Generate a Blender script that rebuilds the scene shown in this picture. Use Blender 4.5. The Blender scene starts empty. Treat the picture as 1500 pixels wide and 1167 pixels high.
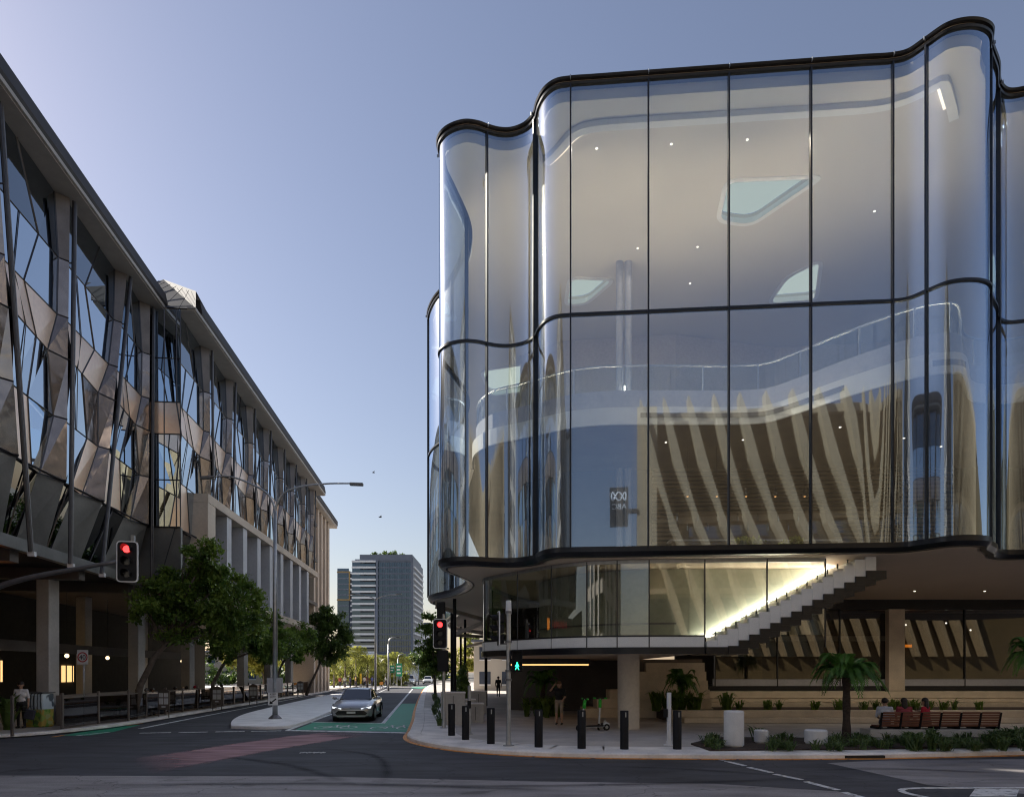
import bpy, bmesh, math, random
from mathutils import Vector, Matrix
R = math.radians
random.seed(7)
sc = bpy.context.scene
C = sc.collection

# ------------------------------------------------------------------ camera, sky, sun, exposure
EYE = 2.2                       # eye height above the road
cam = bpy.data.cameras.new('camera')
cam.sensor_width = 36; cam.lens = 24
cam.shift_y = 0.267
cam.clip_end = 6000
co = bpy.data.objects.new('camera', cam); C.objects.link(co)
co.location = (0, 0, EYE); co.rotation_euler = (R(90), 0, 0)
sc.camera = co

SUN_EL = 31.6
SUN_AZ = -58.0                  # degrees from +Y towards +X
w = bpy.data.worlds.new('World'); sc.world = w; w.use_nodes = True
wn = w.node_tree
bg = wn.nodes['Background']
sky = wn.nodes.new('ShaderNodeTexSky'); sky.sky_type = 'NISHITA'; sky.sun_disc = False
sky.sun_elevation = R(SUN_EL); sky.sun_rotation = R(SUN_AZ)
sky.air_density = 1.5; sky.dust_density = .6; sky.ozone_density = 4; sky.altitude = 0
hs = wn.nodes.new('ShaderNodeHueSaturation'); hs.inputs['Saturation'].default_value = .86
tn = wn.nodes.new('ShaderNodeMix'); tn.data_type = 'RGBA'; tn.blend_type = 'MULTIPLY'; tn.inputs[0].default_value = 1
tn.inputs[7].default_value = (1.09, .945, .955, 1)          # white balance of the picture
wn.links.new(sky.outputs[0], hs.inputs['Color']); wn.links.new(hs.outputs[0], tn.inputs[6]); wn.links.new(tn.outputs[2], bg.inputs[0])
bg.inputs[1].default_value = 0.053
sl = bpy.data.lights.new('sun', 'SUN'); sl.energy = 4.4; sl.angle = R(0.53); sl.color = (1, .93, .83)
so = bpy.data.objects.new('sun', sl); C.objects.link(so)
sd = Vector((math.sin(R(SUN_AZ))*math.cos(R(SUN_EL)), math.cos(R(SUN_AZ))*math.cos(R(SUN_EL)), math.sin(R(SUN_EL))))
so.rotation_euler = sd.to_track_quat('Z', 'Y').to_euler()
so.location = (-60, 40, 60)
sc.view_settings.view_transform = 'Standard'; sc.view_settings.look = 'None'
sc.view_settings.gamma = 1; sc.view_settings.exposure = 1.2
sc.view_settings.use_curve_mapping = False
sc.render.engine = 'CYCLES'
cy = sc.cycles
cy.use_denoising = True; cy.filter_width = 1.15
cy.max_bounces = 8; cy.diffuse_bounces = 4; cy.glossy_bounces = 5; cy.transmission_bounces = 6
cy.transparent_max_bounces = 24
cy.caustics_reflective = True; cy.blur_glossy = 1.0; cy.caustics_refractive = False
cy.sample_clamp_indirect = 6

# ------------------------------------------------------------------ materials
def _mat(name):
    m = bpy.data.materials.new(name); m.use_nodes = True
    nt = m.node_tree
    return m, nt, nt.nodes['Principled BSDF']

def mat(name, col, rough=.6, metal=0, var=.12, scale=3.0, bump=0, bscale=40, spec=.5, stretch=(1, 1, 1), fine=.06, coat=0):
    """procedural paint/stone/metal: two noises vary the colour, one gives fine relief"""
    m, nt, b = _mat(name)
    tc = nt.nodes.new('ShaderNodeTexCoord')
    mp = nt.nodes.new('ShaderNodeMapping'); mp.inputs['Scale'].default_value = stretch
    nt.links.new(tc.outputs['Object'], mp.inputs[0])
    n1 = nt.nodes.new('ShaderNodeTexNoise'); n1.inputs['Scale'].default_value = scale; n1.inputs['Detail'].default_value = 5
    n2 = nt.nodes.new('ShaderNodeTexNoise'); n2.inputs['Scale'].default_value = scale*14; n2.inputs['Detail'].default_value = 3
    nt.links.new(mp.outputs[0], n1.inputs[0]); nt.links.new(mp.outputs[0], n2.inputs[0])
    a = nt.nodes.new('ShaderNodeMapRange'); a.inputs[1].default_value = .3; a.inputs[2].default_value = .7
    a.inputs[3].default_value = 1-var; a.inputs[4].default_value = 1+var
    nt.links.new(n1.outputs[0], a.inputs[0])
    a2 = nt.nodes.new('ShaderNodeMapRange'); a2.inputs[1].default_value = .3; a2.inputs[2].default_value = .7
    a2.inputs[3].default_value = 1-fine; a2.inputs[4].default_value = 1+fine
    nt.links.new(n2.outputs[0], a2.inputs[0])
    mu = nt.nodes.new('ShaderNodeMath'); mu.operation = 'MULTIPLY'
    nt.links.new(a.outputs[0], mu.inputs[0]); nt.links.new(a2.outputs[0], mu.inputs[1])
    vm = nt.nodes.new('ShaderNodeVectorMath'); vm.operation = 'SCALE'
    vm.inputs[0].default_value = col[:3]
    nt.links.new(mu.outputs[0], vm.inputs['Scale'])
    nt.links.new(vm.outputs[0], b.inputs['Base Color'])
    b.inputs['Roughness'].default_value = rough; b.inputs['Metallic'].default_value = metal
    b.inputs['Specular IOR Level'].default_value = spec
    if coat: b.inputs['Coat Weight'].default_value = coat; b.inputs['Coat Roughness'].default_value = .05
    if bump:
        n3 = nt.nodes.new('ShaderNodeTexNoise'); n3.inputs['Scale'].default_value = bscale; n3.inputs['Detail'].default_value = 4
        nt.links.new(mp.outputs[0], n3.inputs[0])
        bm_ = nt.nodes.new('ShaderNodeBump'); bm_.inputs['Strength'].default_value = bump; bm_.inputs['Distance'].default_value = .02
        nt.links.new(n3.outputs[0], bm_.inputs['Height']); nt.links.new(bm_.outputs[0], b.inputs['Normal'])
    return m

def emis(name, col, strength):
    m, nt, b = _mat(name)
    b.inputs['Base Color'].default_value = (*col, 1); b.inputs['Emission Color'].default_value = (*col, 1)
    b.inputs['Emission Strength'].default_value = strength; b.inputs['Roughness'].default_value = .4
    return m

def glass(name, tint, base=.2, edge=.85, power=4.0, rough=.0, refl=(1, 1, 1), wave=0, wscale=.5, sheen=0, vary=0):
    """thin architectural glass: tinted see-through plus a mirror layer that grows towards grazing angles"""
    m = bpy.data.materials.new(name); m.use_nodes = True; nt = m.node_tree
    for n in list(nt.nodes): nt.nodes.remove(n)
    out = nt.nodes.new('ShaderNodeOutputMaterial')
    tr = nt.nodes.new('ShaderNodeBsdfTransparent'); tr.inputs[0].default_value = (*tint, 1)
    gl = nt.nodes.new('ShaderNodeBsdfGlossy'); gl.inputs[0].default_value = (*refl, 1); gl.inputs['Roughness'].default_value = rough
    lw = nt.nodes.new('ShaderNodeLayerWeight'); lw.inputs[0].default_value = .5
    pw = nt.nodes.new('ShaderNodeMath'); pw.operation = 'POWER'; pw.inputs[1].default_value = power
    nt.links.new(lw.outputs['Facing'], pw.inputs[0])
    mr = nt.nodes.new('ShaderNodeMapRange'); mr.inputs[3].default_value = base; mr.inputs[4].default_value = edge
    nt.links.new(pw.outputs[0], mr.inputs[0])
    mx = nt.nodes.new('ShaderNodeMixShader')
    nt.links.new(mr.outputs[0], mx.inputs[0]); nt.links.new(tr.outputs[0], mx.inputs[1]); nt.links.new(gl.outputs[0], mx.inputs[2])
    last = mx
    if vary:
        oi = nt.nodes.new('ShaderNodeObjectInfo'); vr = nt.nodes.new('ShaderNodeMapRange'); vr.inputs[3].default_value = 1-vary; vr.inputs[4].default_value = 1+vary
        nt.links.new(oi.outputs['Random'], vr.inputs[0]); vs_ = nt.nodes.new('ShaderNodeVectorMath'); vs_.operation = 'SCALE'; vs_.inputs[0].default_value = tint
        nt.links.new(vr.outputs[0], vs_.inputs['Scale']); nt.links.new(vs_.outputs[0], tr.inputs[0])
    if sheen:
        g2 = nt.nodes.new('ShaderNodeBsdfGlossy'); g2.inputs['Roughness'].default_value = .085
        m2 = nt.nodes.new('ShaderNodeMixShader'); m2.inputs[0].default_value = sheen
        nt.links.new(mx.outputs[0], m2.inputs[1]); nt.links.new(g2.outputs[0], m2.inputs[2])
        g3 = nt.nodes.new('ShaderNodeBsdfGlossy'); g3.inputs['Roughness'].default_value = .22
        m3 = nt.nodes.new('ShaderNodeMixShader'); m3.inputs[0].default_value = sheen*.6
        nt.links.new(m2.outputs[0], m3.inputs[1]); nt.links.new(g3.outputs[0], m3.inputs[2]); last = m3
    nt.links.new(last.outputs[0], out.inputs[0])
    if wave:
        tc = nt.nodes.new('ShaderNodeTexCoord'); n3 = nt.nodes.new('ShaderNodeTexNoise'); n3.inputs['Scale'].default_value = wscale; n3.inputs['Detail'].default_value = 1
        nt.links.new(tc.outputs['Object'], n3.inputs[0])
        bm_ = nt.nodes.new('ShaderNodeBump'); bm_.inputs['Strength'].default_value = wave; bm_.inputs['Distance'].default_value = .05
        nt.links.new(n3.outputs[0], bm_.inputs['Height']); nt.links.new(bm_.outputs[0], gl.inputs['Normal'])
    return m

def leafmat(name, c1, c2, scale=1.2, trans=.35):
    m = bpy.data.materials.new(name); m.use_nodes = True; nt = m.node_tree
    b = nt.nodes['Principled BSDF']; out = nt.nodes['Material Output']
    tc = nt.nodes.new('ShaderNodeTexCoord')
    n1 = nt.nodes.new('ShaderNodeTexNoise'); n1.inputs['Scale'].default_value = scale; n1.inputs['Detail'].default_value = 6
    nt.links.new(tc.outputs['Object'], n1.inputs[0])
    rp = nt.nodes.new('ShaderNodeValToRGB'); rp.color_ramp.elements[0].position = .35; rp.color_ramp.elements[1].position = .68
    rp.color_ramp.elements[0].color = (*c1, 1); rp.color_ramp.elements[1].color = (*c2, 1)
    nt.links.new(n1.outputs[0], rp.inputs[0]); nt.links.new(rp.outputs[0], b.inputs['Base Color'])
    b.inputs['Roughness'].default_value = .45; b.inputs['Specular IOR Level'].default_value = .4
    t = nt.nodes.new('ShaderNodeBsdfTranslucent'); nt.links.new(rp.outputs[0], t.inputs[0])
    mx = nt.nodes.new('ShaderNodeMixShader'); mx.inputs[0].default_value = trans
    nt.links.new(b.outputs[0], mx.inputs[1]); nt.links.new(t.outputs[0], mx.inputs[2]); nt.links.new(mx.outputs[0], out.inputs[0])
    return m

def wavymetal(name, col, rough=.12, metal=.9, strength=.5, scale=.9):
    """pressed metal sheet with slack, oil-canned surface"""
    m, nt, b = _mat(name)
    tc = nt.nodes.new('ShaderNodeTexCoord')
    n = nt.nodes.new('ShaderNodeTexNoise'); n.inputs['Scale'].default_value = scale; n.inputs['Detail'].default_value = 1.0; n.inputs['Distortion'].default_value = .6
    nt.links.new(tc.outputs['Object'], n.inputs[0])
    bp = nt.nodes.new('ShaderNodeBump'); bp.inputs['Strength'].default_value = strength; bp.inputs['Distance'].default_value = .12
    nt.links.new(n.outputs[0], bp.inputs['Height']); nt.links.new(bp.outputs[0], b.inputs['Normal'])
    n2 = nt.nodes.new('ShaderNodeTexNoise'); n2.inputs['Scale'].default_value = 3; n2.inputs['Detail'].default_value = 5
    nt.links.new(tc.outputs['Object'], n2.inputs[0])
    mr = nt.nodes.new('ShaderNodeMapRange'); mr.inputs[3].default_value = .75; mr.inputs[4].default_value = 1.25
    nt.links.new(n2.outputs[0], mr.inputs[0])
    vm = nt.nodes.new('ShaderNodeVectorMath'); vm.operation = 'SCALE'; vm.inputs[0].default_value = col
    nt.links.new(mr.outputs[0], vm.inputs['Scale']); nt.links.new(vm.outputs[0], b.inputs['Base Color'])
    b.inputs['Metallic'].default_value = metal; b.inputs['Roughness'].default_value = rough
    return m

def fading(name, col):
    """thin patchy colour layer that thins out towards its own edges (attribute 'fade')"""
    m, nt, b = _mat(name); out = nt.nodes['Material Output']
    tc = nt.nodes.new('ShaderNodeTexCoord'); n = nt.nodes.new('ShaderNodeTexNoise'); n.inputs['Scale'].default_value = 1.6; n.inputs['Detail'].default_value = 8
    mp = nt.nodes.new('ShaderNodeMapping'); mp.inputs['Rotation'].default_value = (0, 0, R(-50)); mp.inputs['Scale'].default_value = (.35, 1.8, 1)
    nt.links.new(tc.outputs['Object'], mp.inputs[0]); nt.links.new(mp.outputs[0], n.inputs[0])
    at_ = nt.nodes.new('ShaderNodeAttribute'); at_.attribute_name = 'fade'
    a = nt.nodes.new('ShaderNodeMapRange'); a.inputs[1].default_value = .3; a.inputs[2].default_value = .65; a.inputs[3].default_value = .45; a.inputs[4].default_value = 1
    nt.links.new(n.outputs[0], a.inputs[0])
    mu = nt.nodes.new('ShaderNodeMath'); mu.operation = 'MULTIPLY'; nt.links.new(a.outputs[0], mu.inputs[0]); nt.links.new(at_.outputs['Fac'], mu.inputs[1])
    b.inputs['Base Color'].default_value = (*col, 1); b.inputs['Roughness'].default_value = .8
    tr = nt.nodes.new('ShaderNodeBsdfTransparent'); mx = nt.nodes.new('ShaderNodeMixShader')
    nt.links.new(mu.outputs[0], mx.inputs[0]); nt.links.new(tr.outputs[0], mx.inputs[1]); nt.links.new(b.outputs[0], mx.inputs[2]); nt.links.new(mx.outputs[0], out.inputs[0])
    return m

def asphalt(name, c, var=.25, crack=True, rough=.78):
    m, nt, b = _mat(name)
    tc = nt.nodes.new('ShaderNodeTexCoord')
    big = nt.nodes.new('ShaderNodeTexNoise'); big.inputs['Scale'].default_value = .22; big.inputs['Detail'].default_value = 7; big.inputs['Roughness'].default_value = .6
    mp = nt.nodes.new('ShaderNodeMapping'); mp.inputs['Scale'].default_value = (.5, 2.2, 1); mp.inputs['Rotation'].default_value = (0, 0, R(8))
    st = nt.nodes.new('ShaderNodeTexNoise'); st.inputs['Scale'].default_value = 1.1; st.inputs['Detail'].default_value = 6
    gr = nt.nodes.new('ShaderNodeTexNoise'); gr.inputs['Scale'].default_value = 55; gr.inputs['Detail'].default_value = 3
    nt.links.new(tc.outputs['Object'], big.inputs[0]); nt.links.new(tc.outputs['Object'], mp.inputs[0]); nt.links.new(mp.outputs[0], st.inputs[0]); nt.links.new(tc.outputs['Object'], gr.inputs[0])
    def rng(src, lo, hi):
        a = nt.nodes.new('ShaderNodeMapRange'); a.inputs[1].default_value = .3; a.inputs[2].default_value = .7; a.inputs[3].default_value = lo; a.inputs[4].default_value = hi
        nt.links.new(src.outputs[0], a.inputs[0]); return a
    def mul(x, y):
        q = nt.nodes.new('ShaderNodeMath'); q.operation = 'MULTIPLY'; nt.links.new(x.outputs[0], q.inputs[0]); nt.links.new(y.outputs[0], q.inputs[1]); return q
    k = mul(mul(rng(big, 1-var, 1+var), rng(st, 1-var*.8, 1+var*.8)), rng(gr, .75, 1.25))
    vm = nt.nodes.new('ShaderNodeVectorMath'); vm.operation = 'SCALE'; vm.inputs[0].default_value = c
    nt.links.new(k.outputs[0], vm.inputs['Scale']); nt.links.new(vm.outputs[0], b.inputs['Base Color'])
    b.inputs['Roughness'].default_value = rough; b.inputs['Specular IOR Level'].default_value = .35
    # fine cracks, here and there, and dark drip stains
    dm = nt.nodes.new('ShaderNodeVectorMath'); dm.operation = 'ADD'; wob = nt.nodes.new('ShaderNodeTexNoise'); wob.inputs['Scale'].default_value = 1.5; wob.inputs['Detail'].default_value = 4
    nt.links.new(tc.outputs['Object'], wob.inputs[0]); nt.links.new(tc.outputs['Object'], dm.inputs[0]); nt.links.new(wob.outputs[1], dm.inputs[1])
    vo = nt.nodes.new('ShaderNodeTexVoronoi'); vo.feature = 'DISTANCE_TO_EDGE'; vo.inputs['Scale'].default_value = .28; nt.links.new(dm.outputs[0], vo.inputs[0])
    ck = nt.nodes.new('ShaderNodeMapRange'); ck.inputs[1].default_value = .0; ck.inputs[2].default_value = .006; ck.inputs[3].default_value = .5; ck.inputs[4].default_value = 1; nt.links.new(vo.outputs[0], ck.inputs[0])
    sn = nt.nodes.new('ShaderNodeTexNoise'); sn.inputs['Scale'].default_value = .9; sn.inputs['Detail'].default_value = 2; nt.links.new(dm.outputs[0], sn.inputs[0])
    sr = nt.nodes.new('ShaderNodeMapRange'); sr.inputs[1].default_value = .66; sr.inputs[2].default_value = .74; sr.inputs[3].default_value = 1; sr.inputs[4].default_value = .62; nt.links.new(sn.outputs[0], sr.inputs[0])
    k2 = mul(mul(k, ck), sr); nt.links.new(k2.outputs[0], vm.inputs['Scale'])
    bp = nt.nodes.new('ShaderNodeBump'); bp.inputs['Strength'].default_value = .35; bp.inputs['Distance'].default_value = .01
    nt.links.new(gr.outputs[0], bp.inputs['Height']); nt.links.new(bp.outputs[0], b.inputs['Normal'])
    return m

def paint(name, col, wear=.35, under=(.05, .052, .06), scale=5, rough=.6):
    """road paint with the asphalt showing through where it is worn"""
    m, nt, b = _mat(name)
    tc = nt.nodes.new('ShaderNodeTexCoord')
    n = nt.nodes.new('ShaderNodeTexNoise'); n.inputs['Scale'].default_value = scale; n.inputs['Detail'].default_value = 8; n.inputs['Roughness'].default_value = .7
    nt.links.new(tc.outputs['Object'], n.inputs[0])
    rp = nt.nodes.new('ShaderNodeValToRGB')
    rp.color_ramp.elements[0].position = wear; rp.color_ramp.elements[0].color = (*under, 1)
    rp.color_ramp.elements[1].position = min(.95, wear+.16); rp.color_ramp.elements[1].color = (*col, 1)
    nt.links.new(n.outputs[0], rp.inputs[0]); nt.links.new(rp.outputs[0], b.inputs['Base Color'])
    b.inputs['Roughness'].default_value = rough
    return m

M = {}
M['asphalt'] = asphalt('asphalt', (.070, .070, .079), .34)
M['asphalt_old'] = asphalt('asphalt_old', (.30, .28, .28), .3)
M['ground'] = mat('ground', (.16, .15, .13), .9, var=.3, scale=.4)
M['paving'] = mat('paving', (.56, .51, .46), .75, var=.16, scale=.8, bump=.1, bscale=60)
M['kerb'] = mat('kerb', (.86, .81, .76), .8, var=.18, scale=1.2, bump=.15)
M['walk_left'] = mat('walk_left', (.40, .35, .30), .8, var=.2, scale=.9)
M['island'] = mat('island', (.86, .84, .84), .8, var=.1, scale=1.5)
M['white'] = paint('white_line', (.78, .78, .78), .34)
M['orange'] = paint('orange_line', (.75, .30, .05), .33)
M['green'] = paint('green_lane', (.018, .29, .165), .27, scale=2.2)
M['painted_sun'] = paint('painted_sun_plain', (.27, .14, .15), .42, (.085, .075, .082), .8)
M['painted_sun'] = fading('painted_sun_faded', (.46, .27, .285))  # pink of reflected sunlight, put into the colour
M['steel'] = mat('galvanised_steel', (.42, .43, .44), .38, .75, var=.12, scale=6)
M['steel_dark'] = mat('dark_steel', (.20, .20, .21), .45, .6, var=.12, scale=6)
M['black'] = mat('black_paint', (.010, .010, .012), .55, var=.2, scale=5, spec=.25)
M['darkframe'] = mat('dark_frame', (.028, .030, .036), .3, .5, var=.15, scale=4)
M['coping'] = mat('coping', (.022, .023, .028), .28, .5, var=.15, scale=2)
M['glass'] = glass('curved_glass', (.82, .83, .80), .24, .92, 1.5, .015, (.58, .76, 1), .02, .5, sheen=.09, vary=.06)
M['glass_drum'] = glass('drum_glass', (.62, .64, .59), .15, .85, 2.0, .02, (.9, .95, 1), .06, .5, vary=.06)
M['glass_clear'] = glass('clear_glass', (.86, .93, .94), .10, .8, 4)
M['glass_shop'] = glass('shop_glass', (.62, .62, .60), .07, .85, 4)
M['glass_mirror'] = glass('mirror_glass', (.10, .13, .15), .74, .95, 3, .0, (.80, .90, 1), .04, .35)
M['glass_dark'] = glass('dark_glass', (.04, .05, .055), .22, .8, 3, .0, (.8, .9, 1), .12, .4)
M['cream'] = mat('cream_plaster', (.66, .625, .55), .7, var=.03, scale=.3, fine=.0)
M['cream_warm'] = mat('cream_warm', (.62, .55, .46), .7, var=.06, scale=.6)
M['white_in'] = mat('white_interior', (.80, .80, .78), .6, var=.03)
M['timber'] = mat('timber', (.17, .13, .075), .5, var=.25, scale=2, stretch=(.3, .3, 6))
M['timber_dark'] = mat('timber_dark', (.10, .07, .04), .5, var=.3, scale=2, stretch=(.3, .3, 6))
M['floor_in'] = mat('interior_floor', (.30, .27, .24), .35, var=.1)
M['soffit'] = mat('soffit', (.62, .50, .40), .6, var=.05, scale=.2, fine=.02)
M['concrete'] = mat('concrete', (.46, .44, .41), .75, var=.16, scale=.7, bump=.08, bscale=20)
M['concrete_smooth'] = mat('concrete_smooth', (.43, .45, .39), .6, var=.18, scale=.45)
M['stone'] = mat('stone', (.66, .56, .43), .7, var=.12, scale=1.5, bump=.08)
M['wall_dark'] = mat('wall_dark', (.10, .085, .075), .7, var=.2, scale=.8)
M['wall_brown'] = mat('wall_brown', (.20, .16, .13), .7, var=.12, scale=.8)
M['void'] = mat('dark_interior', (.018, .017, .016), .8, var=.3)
M['bronze'] = wavymetal('bronze_panel', (.33, .265, .225), .14, .88, .20, 1.3)
M['bronze_mat'] = mat('bronze_matt', (.20, .17, .15), .45, .5, var=.2, scale=1.2)
M['grey_panel'] = mat('grey_panel', (.17, .165, .155), .42, .4, var=.22, scale=.8)
M['spandrel'] = mat('beige_spandrel', (1.0, .74, .55), .28, .62, var=.05, scale=.5)
M['rail'] = mat('rail_metal', (.075, .07, .072), .35, .7, var=.15)
M['eave'] = mat('eave_metal', (.040, .034, .032), .65, .0, var=.2, scale=.6)
M['eave_lip'] = mat('eave_lip', (.42, .38, .33), .5, var=.1)
M['eave_soffit'] = mat('eave_soffit', (.36, .325, .29), .7, var=.06)
M['rib_roof'] = mat('ribbed_roof', (.045, .047, .055), .8, .0, var=.1)
M['beige'] = mat('beige_render', (.52, .43, .345), .7, var=.08, scale=.6)
M['grey_fin'] = mat('grey_fin', (.44, .44, .47), .6, var=.08, scale=.6)
M['fin'] = mat('precast_fin', (.38, .295, .18), .7, var=.1, scale=.6)
M['fin_wall'] = mat('fin_wall', (.14, .10, .045), .6, var=.15, scale=.5)
M['bark'] = mat('bark', (.13, .105, .085), .9, var=.3, scale=6, bump=.5, bscale=30)
M['bark_dark'] = mat('fern_trunk', (.055, .038, .03), .95, var=.35, scale=14, bump=.8, bscale=40)
M['soil'] = mat('mulch', (.06, .04, .03), .95, var=.4, scale=12, bump=.6)
M['leaf'] = leafmat('leaf_dark', (.06, .12, .022), (.24, .34, .06), 1.2, .42)
M['leaf_mid'] = leafmat('leaf_mid', (.05, .09, .02), (.16, .24, .05))
M['leaf_pale'] = leafmat('leaf_pale', (.16, .19, .035), (.42, .40, .09), .8, .55)
M['leaf_fern'] = leafmat('leaf_fern', (.05, .13, .02), (.15, .32, .06), 2.5, .35)
M['leaf_bed'] = leafmat('leaf_bed', (.045, .085, .025), (.16, .23, .07), 3, .25)
M['white_pot'] = mat('white_concrete', (.76, .75, .74), .6, var=.06, scale=4)
M['bench_wood'] = mat('bench_wood', (.16, .055, .032), .45, var=.25, scale=3, stretch=(1, 1, 8))
M['led_warm'] = emis('led_warm', (1, .50, .18), .8)
M['led_white'] = emis('led_white', (1, .95, .82), 9.0)
M['led_cove'] = emis('led_cove', (1, .9, .74), .7)
M['fill_floor_strip'] = emis('fill_floor_strip', (.95, 1, .80), .7)  # glow for the added strips along the drum wall
M['led_step'] = emis('led_step', (1, .94, .78), 24)
M['red_lamp'] = emis('red_lamp', (1, .03, .03), 2.2)
M['green_lamp'] = emis('green_lamp', (.03, 1, .45), 1.6)
M['warm_window'] = emis('warm_window', (1, .62, .25), .55)
M['down'] = emis('downlight_and_fill_lens', (1, .95, .85), 1.6)
M['orange_sign'] = emis('orange_sign', (1, .27, .02), .55)
M['red_sign'] = emis('red_sign', (.8, .02, .02), .10)
M['sign_white'] = mat('sign_white', (.72, .72, .72), .5, var=.05, scale=8)
M['sign_bright'] = mat('sign_bright', (.95, .95, .95), .5, var=.03)
M['sign_red'] = mat('sign_red', (.45, .03, .04), .5, var=.05)
M['ink'] = mat('sign_ink', (.015, .015, .015), .6, var=.05)
M['brown_panel'] = glass('bronze_tinted_glass', (.30, .25, .21), .05, .5, 4)
M['skin'] = mat('skin', (.42, .24, .16), .55, var=.06, scale=12)
M['hair'] = mat('hair', (.02, .013, .01), .5, var=.3, scale=20)

# ------------------------------------------------------------------ mesh helpers
INV = {}
class MB:
    def __init__(s): s.v = []; s.f = []
    def add(s, vs, fs):
        o = len(s.v); s.v += [tuple(p) for p in vs]; s.f += [tuple(i+o for i in f) for f in fs]; return s
    def bb(s, x0, x1, y0, y1, z0, z1):
        return s.add([(x0, y0, z0), (x1, y0, z0), (x1, y1, z0), (x0, y1, z0), (x0, y0, z1), (x1, y0, z1), (x1, y1, z1), (x0, y1, z1)],
                     [(3, 2, 1, 0), (4, 5, 6, 7), (0, 1, 5, 4), (1, 2, 6, 5), (2, 3, 7, 6), (3, 0, 4, 7)])
    def box(s, c, d, rz=0, rx=0, ry=0):
        m = Matrix.Rotation(rz, 3, 'Z') @ Matrix.Rotation(ry, 3, 'Y') @ Matrix.Rotation(rx, 3, 'X')
        vs = []
        for z in (-.5, .5):
            for x, y in ((-.5, -.5), (.5, -.5), (.5, .5), (-.5, .5)):
                vs.append(m @ Vector((x*d[0], y*d[1], z*d[2])) + Vector(c))
        return s.add(vs, [(3, 2, 1, 0), (4, 5, 6, 7), (0, 1, 5, 4), (1, 2, 6, 5), (2, 3, 7, 6), (3, 0, 4, 7)])
    def poly(s, pts): return s.add(pts, [tuple(range(len(pts)))])
    def slab(s, pts, t, nrm=None):
        """polygon with thickness t along -normal"""
        p = [Vector(q) for q in pts]
        if nrm is None:
            nrm = (p[1]-p[0]).cross(p[-1]-p[0])
            nrm.normalize()
        q = [a - nrm*t for a in p]; n = len(p)
        return s.add(p+q, [tuple(range(n)), tuple(range(2*n-1, n-1, -1))] + [(i, n+i, n+(i+1) % n, (i+1) % n) for i in range(n)])
    def prism(s, p2, z0, z1):
        n = len(p2)
        ar = sum(p2[i][0]*p2[(i+1) % n][1]-p2[(i+1) % n][0]*p2[i][1] for i in range(n))
        if ar < 0: p2 = list(reversed(p2))
        vs = [(x, y, z0) for x, y in p2]+[(x, y, z1) for x, y in p2]
        return s.add(vs, [tuple(range(n-1, -1, -1)), tuple(range(n, 2*n))]+[(i, (i+1) % n, n+(i+1) % n, n+i) for i in range(n)])
    def tube(s, pts, r, n=8, cap=True):
        P = [Vector(p) for p in pts]; k = len(P)
        rs = r if isinstance(r, (list, tuple)) else [r]*k
        t0 = (P[1]-P[0]).normalized()
        up = Vector((0, 0, 1)) if abs(t0.z) < .9 else Vector((1, 0, 0))
        a = t0.cross(up).normalized(); vs = []
        for i in range(k):
            t = (P[min(i+1, k-1)]-P[max(i-1, 0)])
            if t.length < 1e-6: t = t0
            t.normalize()
            a = a - t*a.dot(t)
            if a.length < 1e-5: a = t.orthogonal()
            a.normalize(); b = t.cross(a)
            for j in range(n):
                an = 2*math.pi*j/n
                vs.append(P[i]+(a*math.cos(an)+b*math.sin(an))*rs[i])
        fs = [(i*n+j, i*n+(j+1) % n, (i+1)*n+(j+1) % n, (i+1)*n+j) for i in range(k-1) for j in range(n)]
        if cap: fs += [tuple(range(n-1, -1, -1)), tuple(range((k-1)*n, k*n))]
        return s.add(vs, fs)
    def lathe(s, prof, c=(0, 0, 0), n=20):
        vs = []; k = len(prof)
        for r_, z in prof:
            for j in range(n):
                an = 2*math.pi*j/n; vs.append((c[0]+r_*math.cos(an), c[1]+r_*math.sin(an), c[2]+z))
        fs = [(i*n+j, i*n+(j+1) % n, (i+1)*n+(j+1) % n, (i+1)*n+j) for i in range(k-1) for j in range(n)]
        fs += [tuple(range(n-1, -1, -1)), tuple(range((k-1)*n, k*n))]
        return s.add(vs, fs)
    def ball(s, c, r, n=10, m=7):
        rr = r if isinstance(r, (tuple, list)) else (r, r, r); vs = []; fs = []
        for i in range(1, m):
            th = math.pi*i/m
            for j in range(n):
                ph = 2*math.pi*j/n
                vs.append((c[0]+rr[0]*math.sin(th)*math.cos(ph), c[1]+rr[1]*math.sin(th)*math.sin(ph), c[2]+rr[2]*math.cos(th)))
        vs += [(c[0], c[1], c[2]+rr[2]), (c[0], c[1], c[2]-rr[2])]; T = len(vs)-2; B = len(vs)-1
        for i in range(m-2):
            for j in range(n): fs.append((i*n+j, (i+1)*n+j, (i+1)*n+(j+1) % n, i*n+(j+1) % n))
        for j in range(n):
            fs.append((T, j, (j+1) % n)); fs.append((B, (m-2)*n+(j+1) % n, (m-2)*n+j))
        return s.add(vs, fs)
    def sweep(s, path, prof, closed=False):
        """profile [(offset to the right of travel, z)] carried along a plan path [(x, y)]"""
        n = len(path); k = len(prof); vs = []
        for i in range(n):
            a = Vector(path[max(i-1, 0)]); b = Vector(path[min(i+1, n-1)])
            if closed: a = Vector(path[i-1]); b = Vector(path[(i+1) % n])
            t = (b-a).normalized(); rt = Vector((t.y, -t.x)); p = Vector(path[i])
            for o_, z in prof: q = p+rt*o_; vs.append((q.x, q.y, z))
        fs = []
        for i in range(n if closed else n-1):
            i2 = (i+1) % n
            for j in range(k): fs.append((i*k+j, i*k+(j+1) % k, i2*k+(j+1) % k, i2*k+j))
        if not closed: fs += [tuple(range(k-1, -1, -1)), tuple(range((n-1)*k, n*k))]
        return s.add(vs, fs)
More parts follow.
